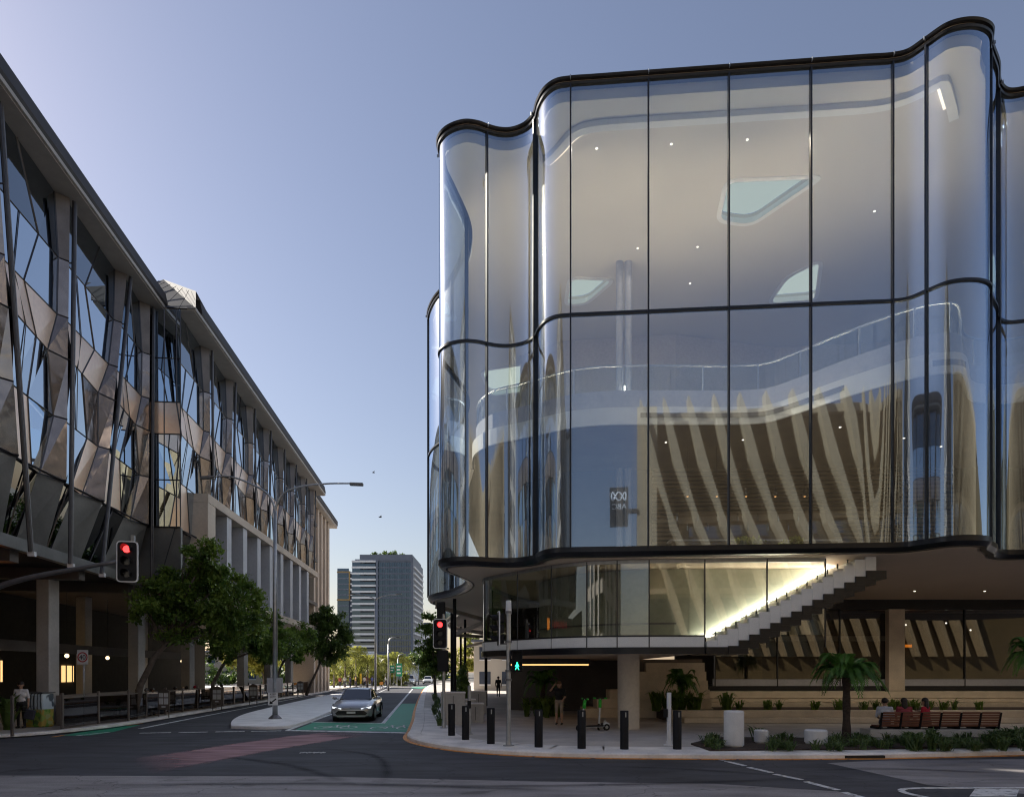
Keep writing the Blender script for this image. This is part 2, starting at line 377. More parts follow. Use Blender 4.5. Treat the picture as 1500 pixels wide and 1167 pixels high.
    def mesh(s, name, smooth=False):
        me = bpy.data.meshes.new(name); me.from_pydata(s.v, [], s.f); me.validate(clean_customdata=False)
        if smooth:
            me.polygons.foreach_set('use_smooth', [True]*len(me.polygons))
        me.update(); return me
    def build(s, name, m, parent=None, smooth=False, bevel=0, autos=None, **props):
        me = s.mesh(name, smooth)
        me.materials.append(M[m] if isinstance(m, str) else m)
        if autos is not None: me.set_sharp_from_angle(angle=R(autos))
        return link(name, me, parent, bevel, **props)

def link(name, me, parent=None, bevel=0, **props):
    o = bpy.data.objects.new(name, me); C.objects.link(o)
    if parent is not None:
        o.parent = parent
        if parent.name in INV: o.matrix_parent_inverse = INV[parent.name]
    if bevel:
        b = o.modifiers.new('bevel', 'BEVEL'); b.width = bevel; b.segments = 2; b.limit_method = 'ANGLE'; b.angle_limit = R(35)
    for k, v in props.items(): o[k] = v
    return o

def thing(name, label, cat, loc=(0, 0, 0), rz=0, group=None, world=False):
    """an Empty at the base of a thing; world=True when its parts are given in world coordinates"""
    o = bpy.data.objects.new(name, None); C.objects.link(o); o.empty_display_size = .3
    o.location = loc; o.rotation_euler = (0, 0, rz); o['label'] = label; o['category'] = cat
    if group: o['group'] = group
    if world: INV[o.name] = Matrix.Translation(loc).inverted()
    return o

def tag(o, label, cat, group=None):
    o['label'] = label; o['category'] = cat
    if group: o['group'] = group
    return o

def dup(root, loc, rz=0, label=None, group=None, scale=None):
    r = root.copy(); C.objects.link(r); r.location = loc; r.rotation_euler = (0, 0, rz)
    if label: r['label'] = label
    if group: r['group'] = group
    if scale: r.scale = (scale,)*3 if not isinstance(scale, tuple) else scale
    for ch in list(root.children):
        c = ch.copy(); C.objects.link(c); c.parent = r
        for g in list(ch.children):
            d = g.copy(); C.objects.link(d); d.parent = c
    return r

def struct(o): o['kind'] = 'structure'; return o

def at(x, y, Y):
    """place at depth Y that the photograph shows at pixel (x, y)"""
    return Vector(((x-750)*Y/1000, Y, EYE+(984-y)*Y/1000))
def gp(x, y, z=0.0):
    Y = (EYE-z)*1000/(y-984); return ((x-750)*Y/1000, Y)

def crom(P, per=6, closed=False):
    """centripetal-like Catmull-Rom through plan points; returns points and the index of each key"""
    out = []; keys = []; n = len(P)
    for i in range(n-1):
        p0 = Vector(P[max(i-1, 0)]); p1 = Vector(P[i]); p2 = Vector(P[i+1]); p3 = Vector(P[min(i+2, n-1)])
        if i == 0: p0 = p1*2-p2
        if i+2 > n-1: p3 = p2*2-p1
        d1 = max((p1-p0).length, 1e-4)**.5; d2 = max((p2-p1).length, 1e-4)**.5; d3 = max((p3-p2).length, 1e-4)**.5
        m1 = (p2-p1) + ((p1-p0)/d1 - (p2-p0)/(d1+d2))*d2
        m2 = (p2-p1) + ((p3-p2)/d3 - (p3-p1)/(d2+d3))*d2
        keys.append(len(out))
        for j in range(per):
            t = j/per; t2 = t*t; t3 = t2*t
            q = p1*(2*t3-3*t2+1)+m1*(t3-2*t2+t)+p2*(-2*t3+3*t2)+m2*(t3-t2)
            out.append((q.x, q.y))
    keys.append(len(out)); out.append(tuple(P[-1]))
    return out, keys

def text_mesh(s, size, ext=.004):
    cu = bpy.data.curves.new('t', 'FONT'); cu.body = s; cu.size = size; cu.align_x = 'CENTER'; cu.align_y = 'CENTER'; cu.extrude = ext
    ob = bpy.data.objects.new('t', cu); C.objects.link(ob)
    bpy.context.view_layer.update()
    me = bpy.data.meshes.new_from_object(ob.evaluated_get(bpy.context.evaluated_depsgraph_get()))
    bpy.data.objects.remove(ob); bpy.data.curves.remove(cu)
    return me
def put_text(s, size, loc, rz, m, parent, name='lettering', sx=1, flat=False):
    me = text_mesh(s, size); me.materials.clear(); me.materials.append(M[m])
    rot = Matrix.Rotation(rz, 4, 'Z') @ (Matrix.Identity(4) if flat else Matrix.Rotation(R(90), 4, 'X'))
    me.transform(Matrix.Translation(loc) @ rot @ Matrix.Diagonal((sx, 1, 1, 1)))
    return link(name, me, parent)
# ------------------------------------------------------------------ the ground, roads, kerbs and markings
g = MB().poly([(-3000, -3000, -.03), (3000, -3000, -.03), (3000, 5000, -.03), (-3000, 5000, -.03)])
struct(g.build('ground', 'ground'))
road = MB().prism([(-120, -13.2), (120, -13.2), (120, 60), (20, 60), (-12, 105), (120, 105), (120, 145), (-120, 145), (-120, 105), (-34, 105), (-24, 60), (-120, 60)], -.02, 0)
struct(road.build('road', 'asphalt'))

RK = [(-14.2, 122), (-12.2, 98), (-10.8, 84.6), (-8.2, 62), (-5.42, 39.3), (-4.2, 30), (-3.62, 25.0), (-3.35, 22.6), (-2.75, 20.9), (-1.55, 19.25), (.18, 18.1), (1.9, 17.62), (4.37, 17.42), (6.6, 17.36), (9.25, 17.5), (13.6, 18.2), (22, 19.6), (40, 22.6), (90, 31)]
rk, _ = crom(RK, 5)
walk = MB().prism(rk+[(90, 140), (-14.2, 140)], -.02, .12)
struct(walk.build('pavement', 'paving'))
kerb = MB(); segs = []
ks = struct(MB().sweep(rk, [(-.02, -.02), (.10, -.02), (.10, .10), (.05, .135), (-.34, .14), (-.34, .05)]).build('kerb', 'kerb', smooth=False))
gut = MB().sweep(rk[8:84], [(.115, -.01), (.115, .016), (.25, .013), (.25, -.01)])
struct(gut.build('orange_kerb_line', 'orange'))
# pale footpath strip beside the kerb at the corner, jointed in slabs
fp = rk[20:76]
strip_root = None
path2 = [(x, y) for x, y in fp]
for i in range(0, len(path2)-4, 4):
    seg = path2[i:i+5]
    if i > 0: pass
    me = MB().sweep(seg, [(-.36, .08), (-.36, .128), (-1.55, .128), (-1.55, .08)])
    o = me.build('paving_slab', 'kerb', ks, bevel=.006)

LK = [(-70, 17.5), (-40, 19.2), (-24, 20.6), (-19, 21.6), (-16.9, 23.0), (-16.1, 25.5), (-16.05, 28.2), (-16.5, 33), (-17.05, 38.5), (-18.3, 51), (-19.5, 64.7), (-21.2, 80), (-23.5, 104)]
lk, _ = crom(LK, 5)
lw = MB().prism(lk+[(-110, 104), (-110, 17.5)], -.02, .12)
struct(lw.build('footpath', 'walk_left'))
struct(MB().sweep(lk, [(.02, -.02), (-.10, -.02), (-.10, .10), (-.05, .135), (.34, .14), (.34, .05)][::-1]).build('kerb', 'kerb'))
# behind the camera
struct(MB().prism([(-110, -13.0), (110, -13.0), (110, -60), (-110, -60)], -.02, .12).build('footpath', 'paving'))
struct(MB().prism([(-60, 84), (-22.2, 84), (-24.2, 104.6), (-60, 104.6)], .121, .128).build('plaza', 'kerb'))
struct(MB().prism([(-24, 101), (-13, 101), (-13, 104.5), (-24, 104.5)], .001, .008).build('far_crossing', 'kerb'))
# median island
IS = [gp(338, 1066.5), gp(339, 1060), gp(346, 1054), gp(360, 1048), gp(400, 1037.5), gp(489, 1017.5), gp(549, 1007.5), gp(566, 1005.5), gp(548, 1013), gp(487, 1043), gp(452, 1058), gp(437, 1063), gp(418, 1067), gp(380, 1068)]
isl, _ = crom(IS+[IS[0]], 4)
isl = isl[:-1]
cx = sum(p[0] for p in isl)/len(isl); cyy = sum(p[1] for p in isl)/len(isl)
struct(MB().prism(isl, -.02, .13).build('median_island', 'island', bevel=.03))

def mark(name, pts, m, z=.004):
    return struct(MB().slab([(x, y, z) for x, y in pts], .006, Vector((0, 0, 1))).build(name, m))
def line(name, a, b, wd, m='white', z=.008):
    a = Vector(a); b = Vector(b); t = (b-a).normalized(); n = Vector((-t.y, t.x))*wd/2
    return mark(name, [tuple(a-n), tuple(b-n), tuple(b+n), tuple(a+n)], m, z)
# old paler asphalt in the crossing street
mark('old_asphalt', [(-120, 14.9), (-14, 14.6), (-4, 14.4), (-.7, 13.9), (2.0, 13.6), (4, 13.45), (6, 12.6), (7.5, 9), (9, 1), (10, -12), (-120, -12)], 'asphalt_old')
mark('old_asphalt', [gp(1212, 1117), gp(1290, 1113.5), gp(1500, 1111), (40, 21.5), (90, 29.5), (90, 6), (14, 9), gp(1500, 1162), gp(1360, 1149)], 'asphalt_old')
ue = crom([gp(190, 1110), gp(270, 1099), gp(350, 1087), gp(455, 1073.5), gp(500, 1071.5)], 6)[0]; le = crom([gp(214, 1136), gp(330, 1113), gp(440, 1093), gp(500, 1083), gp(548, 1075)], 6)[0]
rm = MB(); NW = 9; fd = []  # patch of sun thrown back by the glass, painted onto the road
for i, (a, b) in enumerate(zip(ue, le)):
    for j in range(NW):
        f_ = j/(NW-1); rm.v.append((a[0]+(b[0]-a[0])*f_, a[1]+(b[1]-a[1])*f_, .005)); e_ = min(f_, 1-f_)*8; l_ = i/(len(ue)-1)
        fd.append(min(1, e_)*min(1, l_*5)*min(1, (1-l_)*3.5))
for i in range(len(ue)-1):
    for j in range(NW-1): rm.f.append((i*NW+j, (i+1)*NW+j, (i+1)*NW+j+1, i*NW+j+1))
ro = struct(rm.build('painted_sun_patch', 'painted_sun')); at_ = ro.data.attributes.new('fade', 'FLOAT', 'POINT'); at_.data.foreach_set('value', fd)
# right-hand lane: stop box, bike lane
mark('green_bike_lane', [gp(433, 1068), gp(602.5, 1071.5), gp(607, 1058), gp(614, 1030), gp(589, 1030), gp(561, 1058.5), gp(460, 1057.5)], 'green')
mark('green_bike_lane', [gp(618, 1008), gp(601, 1008), gp(606, 1004.5), gp(632, 1004.5)], 'green')
line('stop_line', gp(421, 1069.3), gp(603, 1073), .36)
line('lane_line', gp(452, 1057.3), gp(561, 1059), .16)
line('lane_line', gp(561, 1059), gp(604.5, 1008.5), .17)
line('lane_line', gp(421, 1069), gp(488, 1044.5), .15)
line('lane_line', gp(488, 1044.5), gp(572, 1006), .13)
line('edge_line', (-14.5, 26.6), (-15.05, 31), .16); line('edge_line', (-15.05, 31), (-15.9, 38.5), .14); line('edge_line', (-15.9, 38.5), (-20.4, 76), .13)
for a, b in ((205, 250), (262, 304), (316, 358), (368, 412)):
    line('dashed_line', gp(a, 1073.2-(a-205)*.016), gp(b, 1073.2-(b-205)*.016), .15)
for a, b in (((1050, 1111.5), (1061, 1113)), ((1064, 1114.5), (1091, 1121)), ((1097, 1123.5), (1130, 1131)), ((1135, 1133.5), (1174, 1141.5)), ((1181, 1144.5), (1227, 1156.5)), ((1236, 1160), (1290, 1175)), ((1300, 1178), (1365, 1197))):
    line('dashed_line', gp(*a), gp(*b), .13)
# painted outline of the traffic island on the right
pts = [gp(1640, 1153), gp(1500, 1153.3), gp(1400, 1153.8), gp(1345, 1154), gp(1326, 1155), gp(1320, 1157.3), gp(1326, 1160.5), gp(1345, 1165), gp(1380, 1171), gp(1500, 1186)]
pp, _ = crom(pts, 5)
struct(MB().sweep(pp, [(-.06, .002), (-.06, .009), (.06, .009), (.06, .002)]).build('painted_island_line', 'white'))
mark('painted_patch', [gp(1428, 1155.5), gp(1493, 1155.5), gp(1489, 1166), gp(1420, 1166)], 'white', .008)
# left green lane piece
mark('green_bike_lane', [gp(88, 1077), gp(130, 1076.5), gp(165, 1071.5), gp(206, 1061), gp(195, 1061), gp(150, 1068), gp(118, 1072)], 'green')
line('edge_line', gp(113, 1077), gp(160, 1071.8), .12); line('orange_edge_line', gp(186, 1062.5), gp(208, 1058.8), .16, 'orange'); line('orange_edge_line', gp(78, 1079), gp(92, 1076.5), .14, 'orange')
# far green lane on the left and a pale crossing far off
mark('green_bike_lane', [gp(470, 1013), gp(500, 1007.5), gp(535, 1005), gp(520, 1005), gp(488, 1007.5), gp(462, 1012)], 'green')
# bike symbols in the green box: two wheels and a frame, drawn long
def bike_symbol(cx_, cy_, sx, sy, z=.012):
    mb = MB()
    def L(a, b, wd=.07):
        a = Vector((cx_+a[0]*sx, cy_+a[1]*sy, z)); b = Vector((cx_+b[0]*sx, cy_+b[1]*sy, z)); t = (b-a).normalized(); n = Vector((-t.y, t.x, 0))*wd/2
        mb.add([a-n, b-n, b+n, a+n], [(0, 1, 2, 3)])
    for wx in (-.6, .6):
        q = [(wx+.36*math.cos(k*math.pi/8), .36*math.sin(k*math.pi/8)) for k in range(17)]
        for k in range(16): L(q[k], q[k+1])
    for a, b in (((-.6, 0), (-.15, .55)), ((-.15, .55), (.35, .55)), ((.35, .55), (.6, 0)), ((-.6, 0), (.05, 0)), ((.05, 0), (.35, .55)), ((.05, 0), (-.25, .75)), ((.35, .55), (.3, .85)), ((.3, .85), (.6, .9)), ((-.4, .78), (-.1, .78))): L(a, b)
    return struct(mb.build('bike_symbol', 'white'))
p = gp(497, 1063.5); bike_symbol(p[0], p[1]-.55, .85, 1.5)
p = gp(578, 1064); bike_symbol(p[0], p[1]-.6, .85, 1.7)
# faint stencilled survey marks and skid marks on the road
mk = MB()
for i in range(11):
    x_ = gp(440+i*3.4, 1102)[0]; y_ = gp(450, 1102)[1]
    mk.bb(x_, x_+.04, y_-.10+.05*(i % 3), y_+.1+.05*(i % 2), .003, .010)
struct(mk.build('survey_mark', 'white'))
M['tyre_mark'] = fading('tyre_mark', (.03, .03, .034))
def streak(pts, wd, z=.0095):
    q, _ = crom(pts, 10); n = len(q); mb = MB(); fd = []
    for i in range(n):
        t = (Vector(q[min(i+1, n-1)])-Vector(q[max(i-1, 0)])).normalized(); l_ = i/(n-1)
        for j in range(5):
            o_ = (j-2)/2*wd; mb.v.append((q[i][0]-t.y*o_, q[i][1]+t.x*o_, z)); fd.append((1-abs(j-2)/2)*min(1, l_*4)*min(1, (1-l_)*4)*.55)
    for i in range(n-1):
        for j in range(4): mb.f.append((i*5+j, (i+1)*5+j, (i+1)*5+j+1, i*5+j+1))
    o = struct(mb.build('tyre_mark', 'tyre_mark')); a_ = o.data.attributes.new('fade', 'FLOAT', 'POINT'); a_.data.foreach_set('value', fd)
streak([gp(470, 1095), gp(545, 1106), gp(566, 1125), gp(560, 1150)], .16)
streak([gp(600, 1152), gp(900, 1149), gp(1240, 1138)], .18); streak([gp(100, 1150), gp(500, 1148), gp(900, 1160)], .25); streak([gp(1180, 1128), gp(1300, 1126), gp(1480, 1132)], .2)
streak([gp(880, 1122), gp(1000, 1126), gp(1150, 1136)], .22); streak([gp(300, 1105), gp(420, 1120), gp(520, 1150)], .2)
# ------------------------------------------------------------------ the curved glass theatre on the right
Z0, Z1, Z2 = 6.18, 13.70, 21.10
OUT = [(-5.2, 66, 1), (-5.4, 60, 0), (-5.3, 54, 1), (-4.3, 48, 0), (-3.6, 43.5, 1), (-3.8, 40.2, 0), (-4.35, 38.2, 0), (-4.46, 36.6, 1), (-4.0, 35.0, 0), (-2.9, 33.0, 1), (-2.1, 30.6, 0), (-1.9, 28.4, 1), (-2.35, 26.2, 0), (-2.6, 25.2, 1), (-2.58, 24.45, 0), (-2.25, 23.98, 0), (-1.66, 23.72, 0), (-1.19, 23.78, 0), (-.88, 23.92, 1), (-.45, 24.06, 0), (-.02, 24.06, 0), (.48, 23.82, 0), (.80, 23.38, 1), (.92, 22.84, 0), (1.12, 22.38, 0), (1.43, 22.10, 0), (1.89, 22.0, 1), (2.6, 21.94, 0), (4.35, 21.79, 1), (6.85, 21.58, 1), (9.35, 21.37, 1), (10.9, 21.24, 0), (11.8, 21.165, 1), (12.2, 21.03, 0), (12.52, 20.62, 1), (12.84, 20.2, 0), (13.2, 20.05, 0), (13.7, 20.05, 0), (14.15, 20.25, 0), (14.5, 20.75, 1), (15.2, 21.45, 0), (15.75, 22.15, 1), (16.3, 22.45, 0), (16.95, 22.3, 0), (17.7, 21.7, 1), (18.8, 20.9, 0), (20.4, 20.5, 1), (22.2, 21.1, 0), (23.6, 22.2, 1), (25.4, 22.6, 0), (27.4, 21.7, 1), (30, 20.8, 0), (33, 21.6, 1), (35.5, 24, 0), (36.5, 30, 1), (36.5, 40, 1)]
oc, okeys = crom([(a, b) for a, b, _ in OUT], 8)
theatre = thing('theatre_building', 'tall rippling glass theatre on the corner with dark roof edge and glazed stair', 'building', (6, 24, 0), world=True)
mkeys = [k for k, p in zip(okeys, OUT) if p[2]]
def off(path, d):
    n = len(path); o_ = []
    for i in range(n):
        t = (Vector(path[min(i+1, n-1)])-Vector(path[max(i-1, 0)])).normalized()
        o_.append((path[i][0]+t.y*d, path[i][1]-t.x*d))
    return o_
for a, b in zip(mkeys[:-1], mkeys[1:]):
    for z0, z1 in ((Z0, Z1), (Z1, Z2)):
        mb = MB(); vs = []; pts = oc[a:b+1]; n = len(pts)
        vs = [(x, y, z0+.05) for x, y in pts]+[(x, y, z1-.05) for x, y in pts]
        mb.add(vs, [(i, i+1, n+i+1, n+i) for i in range(n-1)])
        mb.build('glass_pane', 'glass', theatre, smooth=True)
for k in mkeys:
    x, y = oc[k]; t = (Vector(oc[min(k+1, len(oc)-1)])-Vector(oc[max(k-1, 0)])).normalized(); an = math.atan2(t.y, t.x)
    MB().box((x, y, (Z0+Z2)/2), (.046, .18, Z2-Z0-.02), an).build('mullion', 'darkframe', theatre)
oo = oc
MB().sweep(oo, [(-.10, Z1-.038), (.06, Z1-.038), (.06, Z1+.038), (-.10, Z1+.038)]).build('transom', 'darkframe', theatre)
MB().sweep(oo, [(-.2, Z2-.02), (.06, Z2-.02), (.08, Z2+.04), (.06, Z2+.07), (-.2, Z2+.07)]).build('roof_trim', 'coping', theatre, smooth=False)
cop = MB().sweep(oo, [(-.2, Z2+.145), (.10, Z2+.135), (.13, Z2+.20), (.09, Z2+.24), (-.25, Z2+.25)]).build('roof_coping', 'coping', theatre)
for k in mkeys[12:]:
    pass
MB().sweep(oo, [(-.2, Z2+.072), (.0, Z2+.072), (.0, Z2+.133), (-.2, Z2+.142)]).build('roof_gap_strip', 'soffit', theatre)
for k in mkeys:
    x, y = oc[k]; t = (Vector(oc[min(k+1, len(oc)-1)])-Vector(oc[max(k-1, 0)])).normalized(); an = math.atan2(t.y, t.x)
    q = Vector((x, y, 0))+Vector((t.y, -t.x, 0))*.2
    MB().box((q.x-t.y*.07, q.y+t.x*.07, Z2+.15), (.025, .09, .10), an).build('coping_clip', 'steel', cop)
MB().sweep(oo, [(-.22, Z0-.27), (-.06, Z0-.25), (.05, Z0-.12), (.05, Z0+.03), (-.22, Z0+.03)]).build('sill_band', 'coping', theatre)
# floor + soffit of the raised volume
inner = off(oc, -.30)
MB().prism(inner+[(36, 62), (-4.5, 65)], Z0-.28, Z0+.02).build('soffit_slab', 'soffit', theatre)
inner2 = off(oc, -.34)
MB().prism(inner2+[(35.8, 61.8), (-4.4, 64.8)], Z0+.03, Z0+.10).build('foyer_floor', 'floor_in', theatre)
# ceiling with rounded skylight openings
def rounded(pts, r=.5, n=5):
    out = []; k = len(pts)
    for i in range(k):
        p = Vector(pts[i]); a = (Vector(pts[i-1])-p); b = (Vector(pts[(i+1) % k])-p)
        d = min(r, a.length*.45, b.length*.45); A = p+a.normalized()*d; B = p+b.normalized()*d
        for j in range(n+1):
            t = j/n; q = A*(1-t)**2+p*2*t*(1-t)+B*t*t; out.append((q.x, q.y))
    return out
ZC = 20.75
def cp(x, y): Y = (ZC-EYE)*1000/(984-y); return ((x-750)*Y/1000, Y)
holes = [rounded([cp(1048, 325), cp(1062, 262), cp(1212, 256), cp(1100, 332)], .55), rounded([cp(1122, 446), cp(1150, 405), cp(1206, 378), cp(1198, 440)], .6), rounded([cp(826, 448), cp(832, 405), cp(904, 408), cp(860, 446)], .6), rounded([(24, 27), (28, 26.5), (27.5, 30), (24.5, 31)], .7), rounded([(-2, 42), (1, 41), (1.5, 45), (-1.5, 46)], .7)]
cu = bpy.data.curves.new('c', 'CURVE'); cu.dimensions = '2D'; cu.fill_mode = 'BOTH'; cu.extrude = .22
def spl(pts):
    s_ = cu.splines.new('POLY'); s_.points.add(len(pts)-1)
    for p_, q in zip(s_.points, pts): p_.co = (q[0], q[1], 0, 1)
    s_.use_cyclic_u = True
spl(off(oc, -.22)+[(36, 61.9), (-4.6, 64.9)])
for h in holes: spl(h)
ob = bpy.data.objects.new('c', cu); C.objects.link(ob); bpy.context.view_layer.update()
me = bpy.data.meshes.new_from_object(ob.evaluated_get(bpy.context.evaluated_depsgraph_get())); bpy.data.objects.remove(ob)
me.name = 'ceiling'; me.materials.clear(); me.materials.append(M['cream']); me.transform(Matrix.Translation((0, 0, ZC+.22)))
ceil_o = link('ceiling', me, theatre)
mtr = bpy.data.materials.new('frosted_skylight'); mtr.use_nodes = True
nt = mtr.node_tree; tl = nt.nodes.new('ShaderNodeBsdfTranslucent'); tl.inputs[0].default_value = (.34, .40, .34, 1)
nt.links.new(tl.outputs[0], nt.nodes['Material Output'].inputs[0]); M['frosted'] = mtr
for h in holes:
    MB().poly([(x, y, ZC+.46) for x, y in h]).build('skylight', 'frosted', theatre)
    MB().sweep(h, [(-.16, ZC-.035), (.02, ZC-.035), (.02, ZC+.30), (-.0, ZC+.30), (-.16, ZC-.01)], closed=True).build('skylight_rim', 'white_in', theatre)
# bulkhead line inside the glass near the roof
bk = off(oc, -1.15)[okeys[21]:okeys[41]]
def clean(path, dmin=.12):
    o_ = [path[0]]
    for p in path[1:]:
        if (Vector(p)-Vector(o_[-1])).length > dmin: o_.append(p)
    return o_
bk = [p for p in clean(bk, .25)]
# smooth the offset so that tight inner curves do not fold
for _ in range(6):
    bk = [bk[0]]+[tuple((Vector(bk[i-1])+Vector(bk[i])*2+Vector(bk[i+1]))/4) for i in range(1, len(bk)-1)]+[bk[-1]]
MB().sweep(bk, [(-.14, ZC-.20), (.14, ZC-.20), (.14, ZC-.005), (-.14, ZC-.005)]).build('ceiling_cornice', 'white_in', theatre, smooth=False)
for i in range(0, len(bk)-3, 3):
    MB().sweep(bk[i:i+4], [(-.24, ZC-.12), (-.145, ZC-.12), (-.145, ZC-.05), (-.24, ZC-.05)]).build('cove_light', 'led_cove', theatre)
# mid level gallery: white edge, dark upstand, glass balustrade
GE = [(-1.7, 31), (-1.5, 28.9), (-.8, 27.7), (.3, 27.0), (1.3, 26.35), (2.3, 25.75), (3.6, 25.45), (6, 25.4), (8.2, 25.4), (9.4, 25.2), (10.2, 24.3), (11.2, 22.9), (12.2, 21.75), (13.0, 21.15), (13.8, 21.1), (14.6, 22.0), (15.6, 23.2), (17, 23.4), (19.5, 22.2), (24, 23.8), (30, 23)]
ge, _ = crom(GE, 4)
gal = MB().prism(ge+[(35, 24), (35, 60), (-2.5, 60), (-3.0, 40)], 11.45, 11.95).build('gallery_slab', 'timber', theatre)
gf = MB().sweep(ge, [(.02, 11.38), (.10, 11.38), (.10, 12.02), (.02, 12.02)]).build('gallery_edge', 'white_in', theatre)
MB().sweep(ge[26:45], [(.101, 11.62), (.112, 11.62), (.112, 11.80), (.101, 11.80)]).build('air_grille', 'steel_dark', gf)
MB().sweep(ge[52:58], [(.101, 11.62), (.112, 11.62), (.112, 11.80), (.101, 11.80)]).build('air_grille', 'steel_dark', gf)
MB().sweep(ge, [(-.25, 11.955), (-.06, 11.955), (-.06, 12.7), (-.25, 12.7)]).build('gallery_upstand', 'grey_fin', theatre)
MB().prism(off(ge, -.3)+[(34.9, 24), (34.9, 59.8), (-2.3, 59.8), (-2.8, 40)], 11.96, 12.06).build('gallery_floor', 'floor_in', theatre)
for i in range(0, len(ge)-5, 5):
    seg = off(ge, -.12)[i:i+6]; n = len(seg)
    mb = MB(); mb.add([(x, y, 12.7) for x, y in seg]+[(x, y, 13.62) for x, y in seg], [(j, j+1, n+j+1, n+j) for j in range(n-1)])
    mb.build('balustrade_pane', 'glass_clear', theatre, smooth=True)
    x, y = seg[0]; MB().box((x, y, 13.17), (.05, .05, .95)).build('balustrade_post', 'steel', theatre)
MB().sweep(off(ge, -.12), [(-.03, 13.62), (.03, 13.62), (.03, 13.67), (-.03, 13.67)]).build('handrail', 'steel', theatre)
for i in range(6, 60, 6):  # added lamps, brightening the foyer ceiling from below
    x, y = off(ge, -.45)[i]
    up_ = MB().lathe([(.09, 12.07), (.09, 12.3), (.07, 12.31)], (x, y, 0), 12).build('added_uplight', 'led_white', theatre)
    L = bpy.data.lights.new('added_uplight_lamp', 'SPOT'); L.energy = 205; L.spot_size = R(118); L.spot_blend = .8; L.color = (1, .86, .62); L.shadow_soft_size = .15
    lo = bpy.data.objects.new('added_uplight_lamp', L); C.objects.link(lo); lo.location = (x, y, 12.4); lo.rotation_euler = (R(180), 0, 0); lo.parent = up_
# twin columns, back walls
for x in (4.86, 5.26):
    MB().lathe([(.155, Z0+.1), (.155, 11.4)], (x, 30.9, 0), 16).build('column', 'grey_fin', theatre, smooth=True, autos=40)
    MB().lathe([(.155, 12.06), (.155, ZC-.01)], (x, 30.9, 0), 16).build('column', 'grey_fin', theatre, smooth=True, autos=40)
MB().bb(4.98, 5.02, 30.3, 30.34, 13.2, 14.9).build('light_tube', 'led_white', theatre)
MB().prism([(0.5, 40), (3, 38.2), (9, 37.5), (15, 39), (36, 37), (36, 37.4), (15, 39.4), (9, 37.9), (3, 38.6), (.8, 40.4), (1, 60), (.6, 60)], 12.065, ZC-.005).build('upper_wall', 'cream_warm', theatre)
MB().prism([(0.2, 34), (2.2, 31.6), (5, 31.2), (20, 31), (36, 30), (36, 30.4), (20, 31.4), (5, 31.6), (2.4, 32), (.6, 34.2), (.6, 60), (.2, 60)], Z0+.105, 11.445).build('lower_wall', 'void', theatre)
for i in range(26):
    z = Z0+.3+i*.195
    MB().prism([(6.4, 31.08), (20, 30.9), (20, 30.98), (6.4, 31.16)], z, z+.10).build('wall_batten', 'timber', theatre)
MB().bb(7.0, 13.5, 28.6, 29.0, Z0+.105, 8.9).build('bar_wall', 'timber_dark', theatre)
for (x, y, z) in ((3, 24.2, ZC), (5.6, 24.0, ZC), (8.2, 23.8, ZC), (10.6, 22.6, ZC), (8.1, 29.8, ZC), (5.5, 29.9, ZC), (8.5, 32.6, ZC), (14.6, 27.5, ZC), (6.2, 27.5, 11.45), (9.2, 27.2, 11.45), (12.4, 25.8, 11.45), (15.5, 27, 11.45), (17.6, 28, 11.45)):  # the row of four nearest the glass is added to light the gallery edge
    dl = MB().lathe([(.03, -.012), (.045, -.012), (.045, .0)], (x, y, z-.002), 14).build('downlight_and_fill', 'down', theatre)
    L = bpy.data.lights.new('downlight_and_fill_lamp', 'SPOT'); L.energy = 26 if (z < 12 or y > 25) else 420; L.spot_size = R(120); L.spot_blend = .6; L.color = (1, .9, .75); L.shadow_soft_size = .08
    lo = bpy.data.objects.new('downlight_and_fill_lamp', L); C.objects.link(lo); lo.location = (x, y, z-.06); lo.parent = dl
for (x, y) in ((2.6, 28.4), (6.2, 27.6), (8.9, 28.6), (11.8, 26.2), (14.2, 25.6)):
    MB().lathe([(.04, 12.06), (.04, 13.1), (.35, 13.1), (.35, 13.15)], (x, y, 0), 16).build('gallery_table', 'timber_dark', theatre, autos=40)
for (x, y) in ((3.2, 28.6), (5.6, 27.9), (8.3, 28.3), (11.2, 26.6)):
    MB().lathe([(.18, 12.06), (.03, 12.1), (.03, 12.7), (.17, 12.72), (.17, 12.78)], (x, y, 0), 12).build('gallery_stool', 'ink', theatre, autos=40)
for i, x in enumerate((7.2, 8.4, 9.6, 10.8, 12.0)):
    MB().lathe([(.03, 9.4), (.14, 9.42), (.02, 9.75), (.008, 9.76), (.008, 11.44)], (x, 28.0, 0), 12).build('pendant_lamp', 'ink', theatre, autos=40); MB().ball((x, 28.0, 9.42), .05, 8, 6).build('pendant_bulb', 'led_warm', theatre)
MB().bb(6.4, 13.0, 27.2, 27.7, Z0+.105, 7.4).build('bar_counter', 'timber', theatre); MB().bb(6.3, 13.1, 27.1, 27.8, 7.41, 7.47).build('bar_top', 'concrete', theatre)
for i in range(14):
    MB().lathe([(.04, 0), (.04, .2), (.015, .26), (.015, .33)], (6.9+i*.42, 28.5, 8.1 if i % 2 else 8.5), 8).build('bottle', 'glass_dark', theatre)
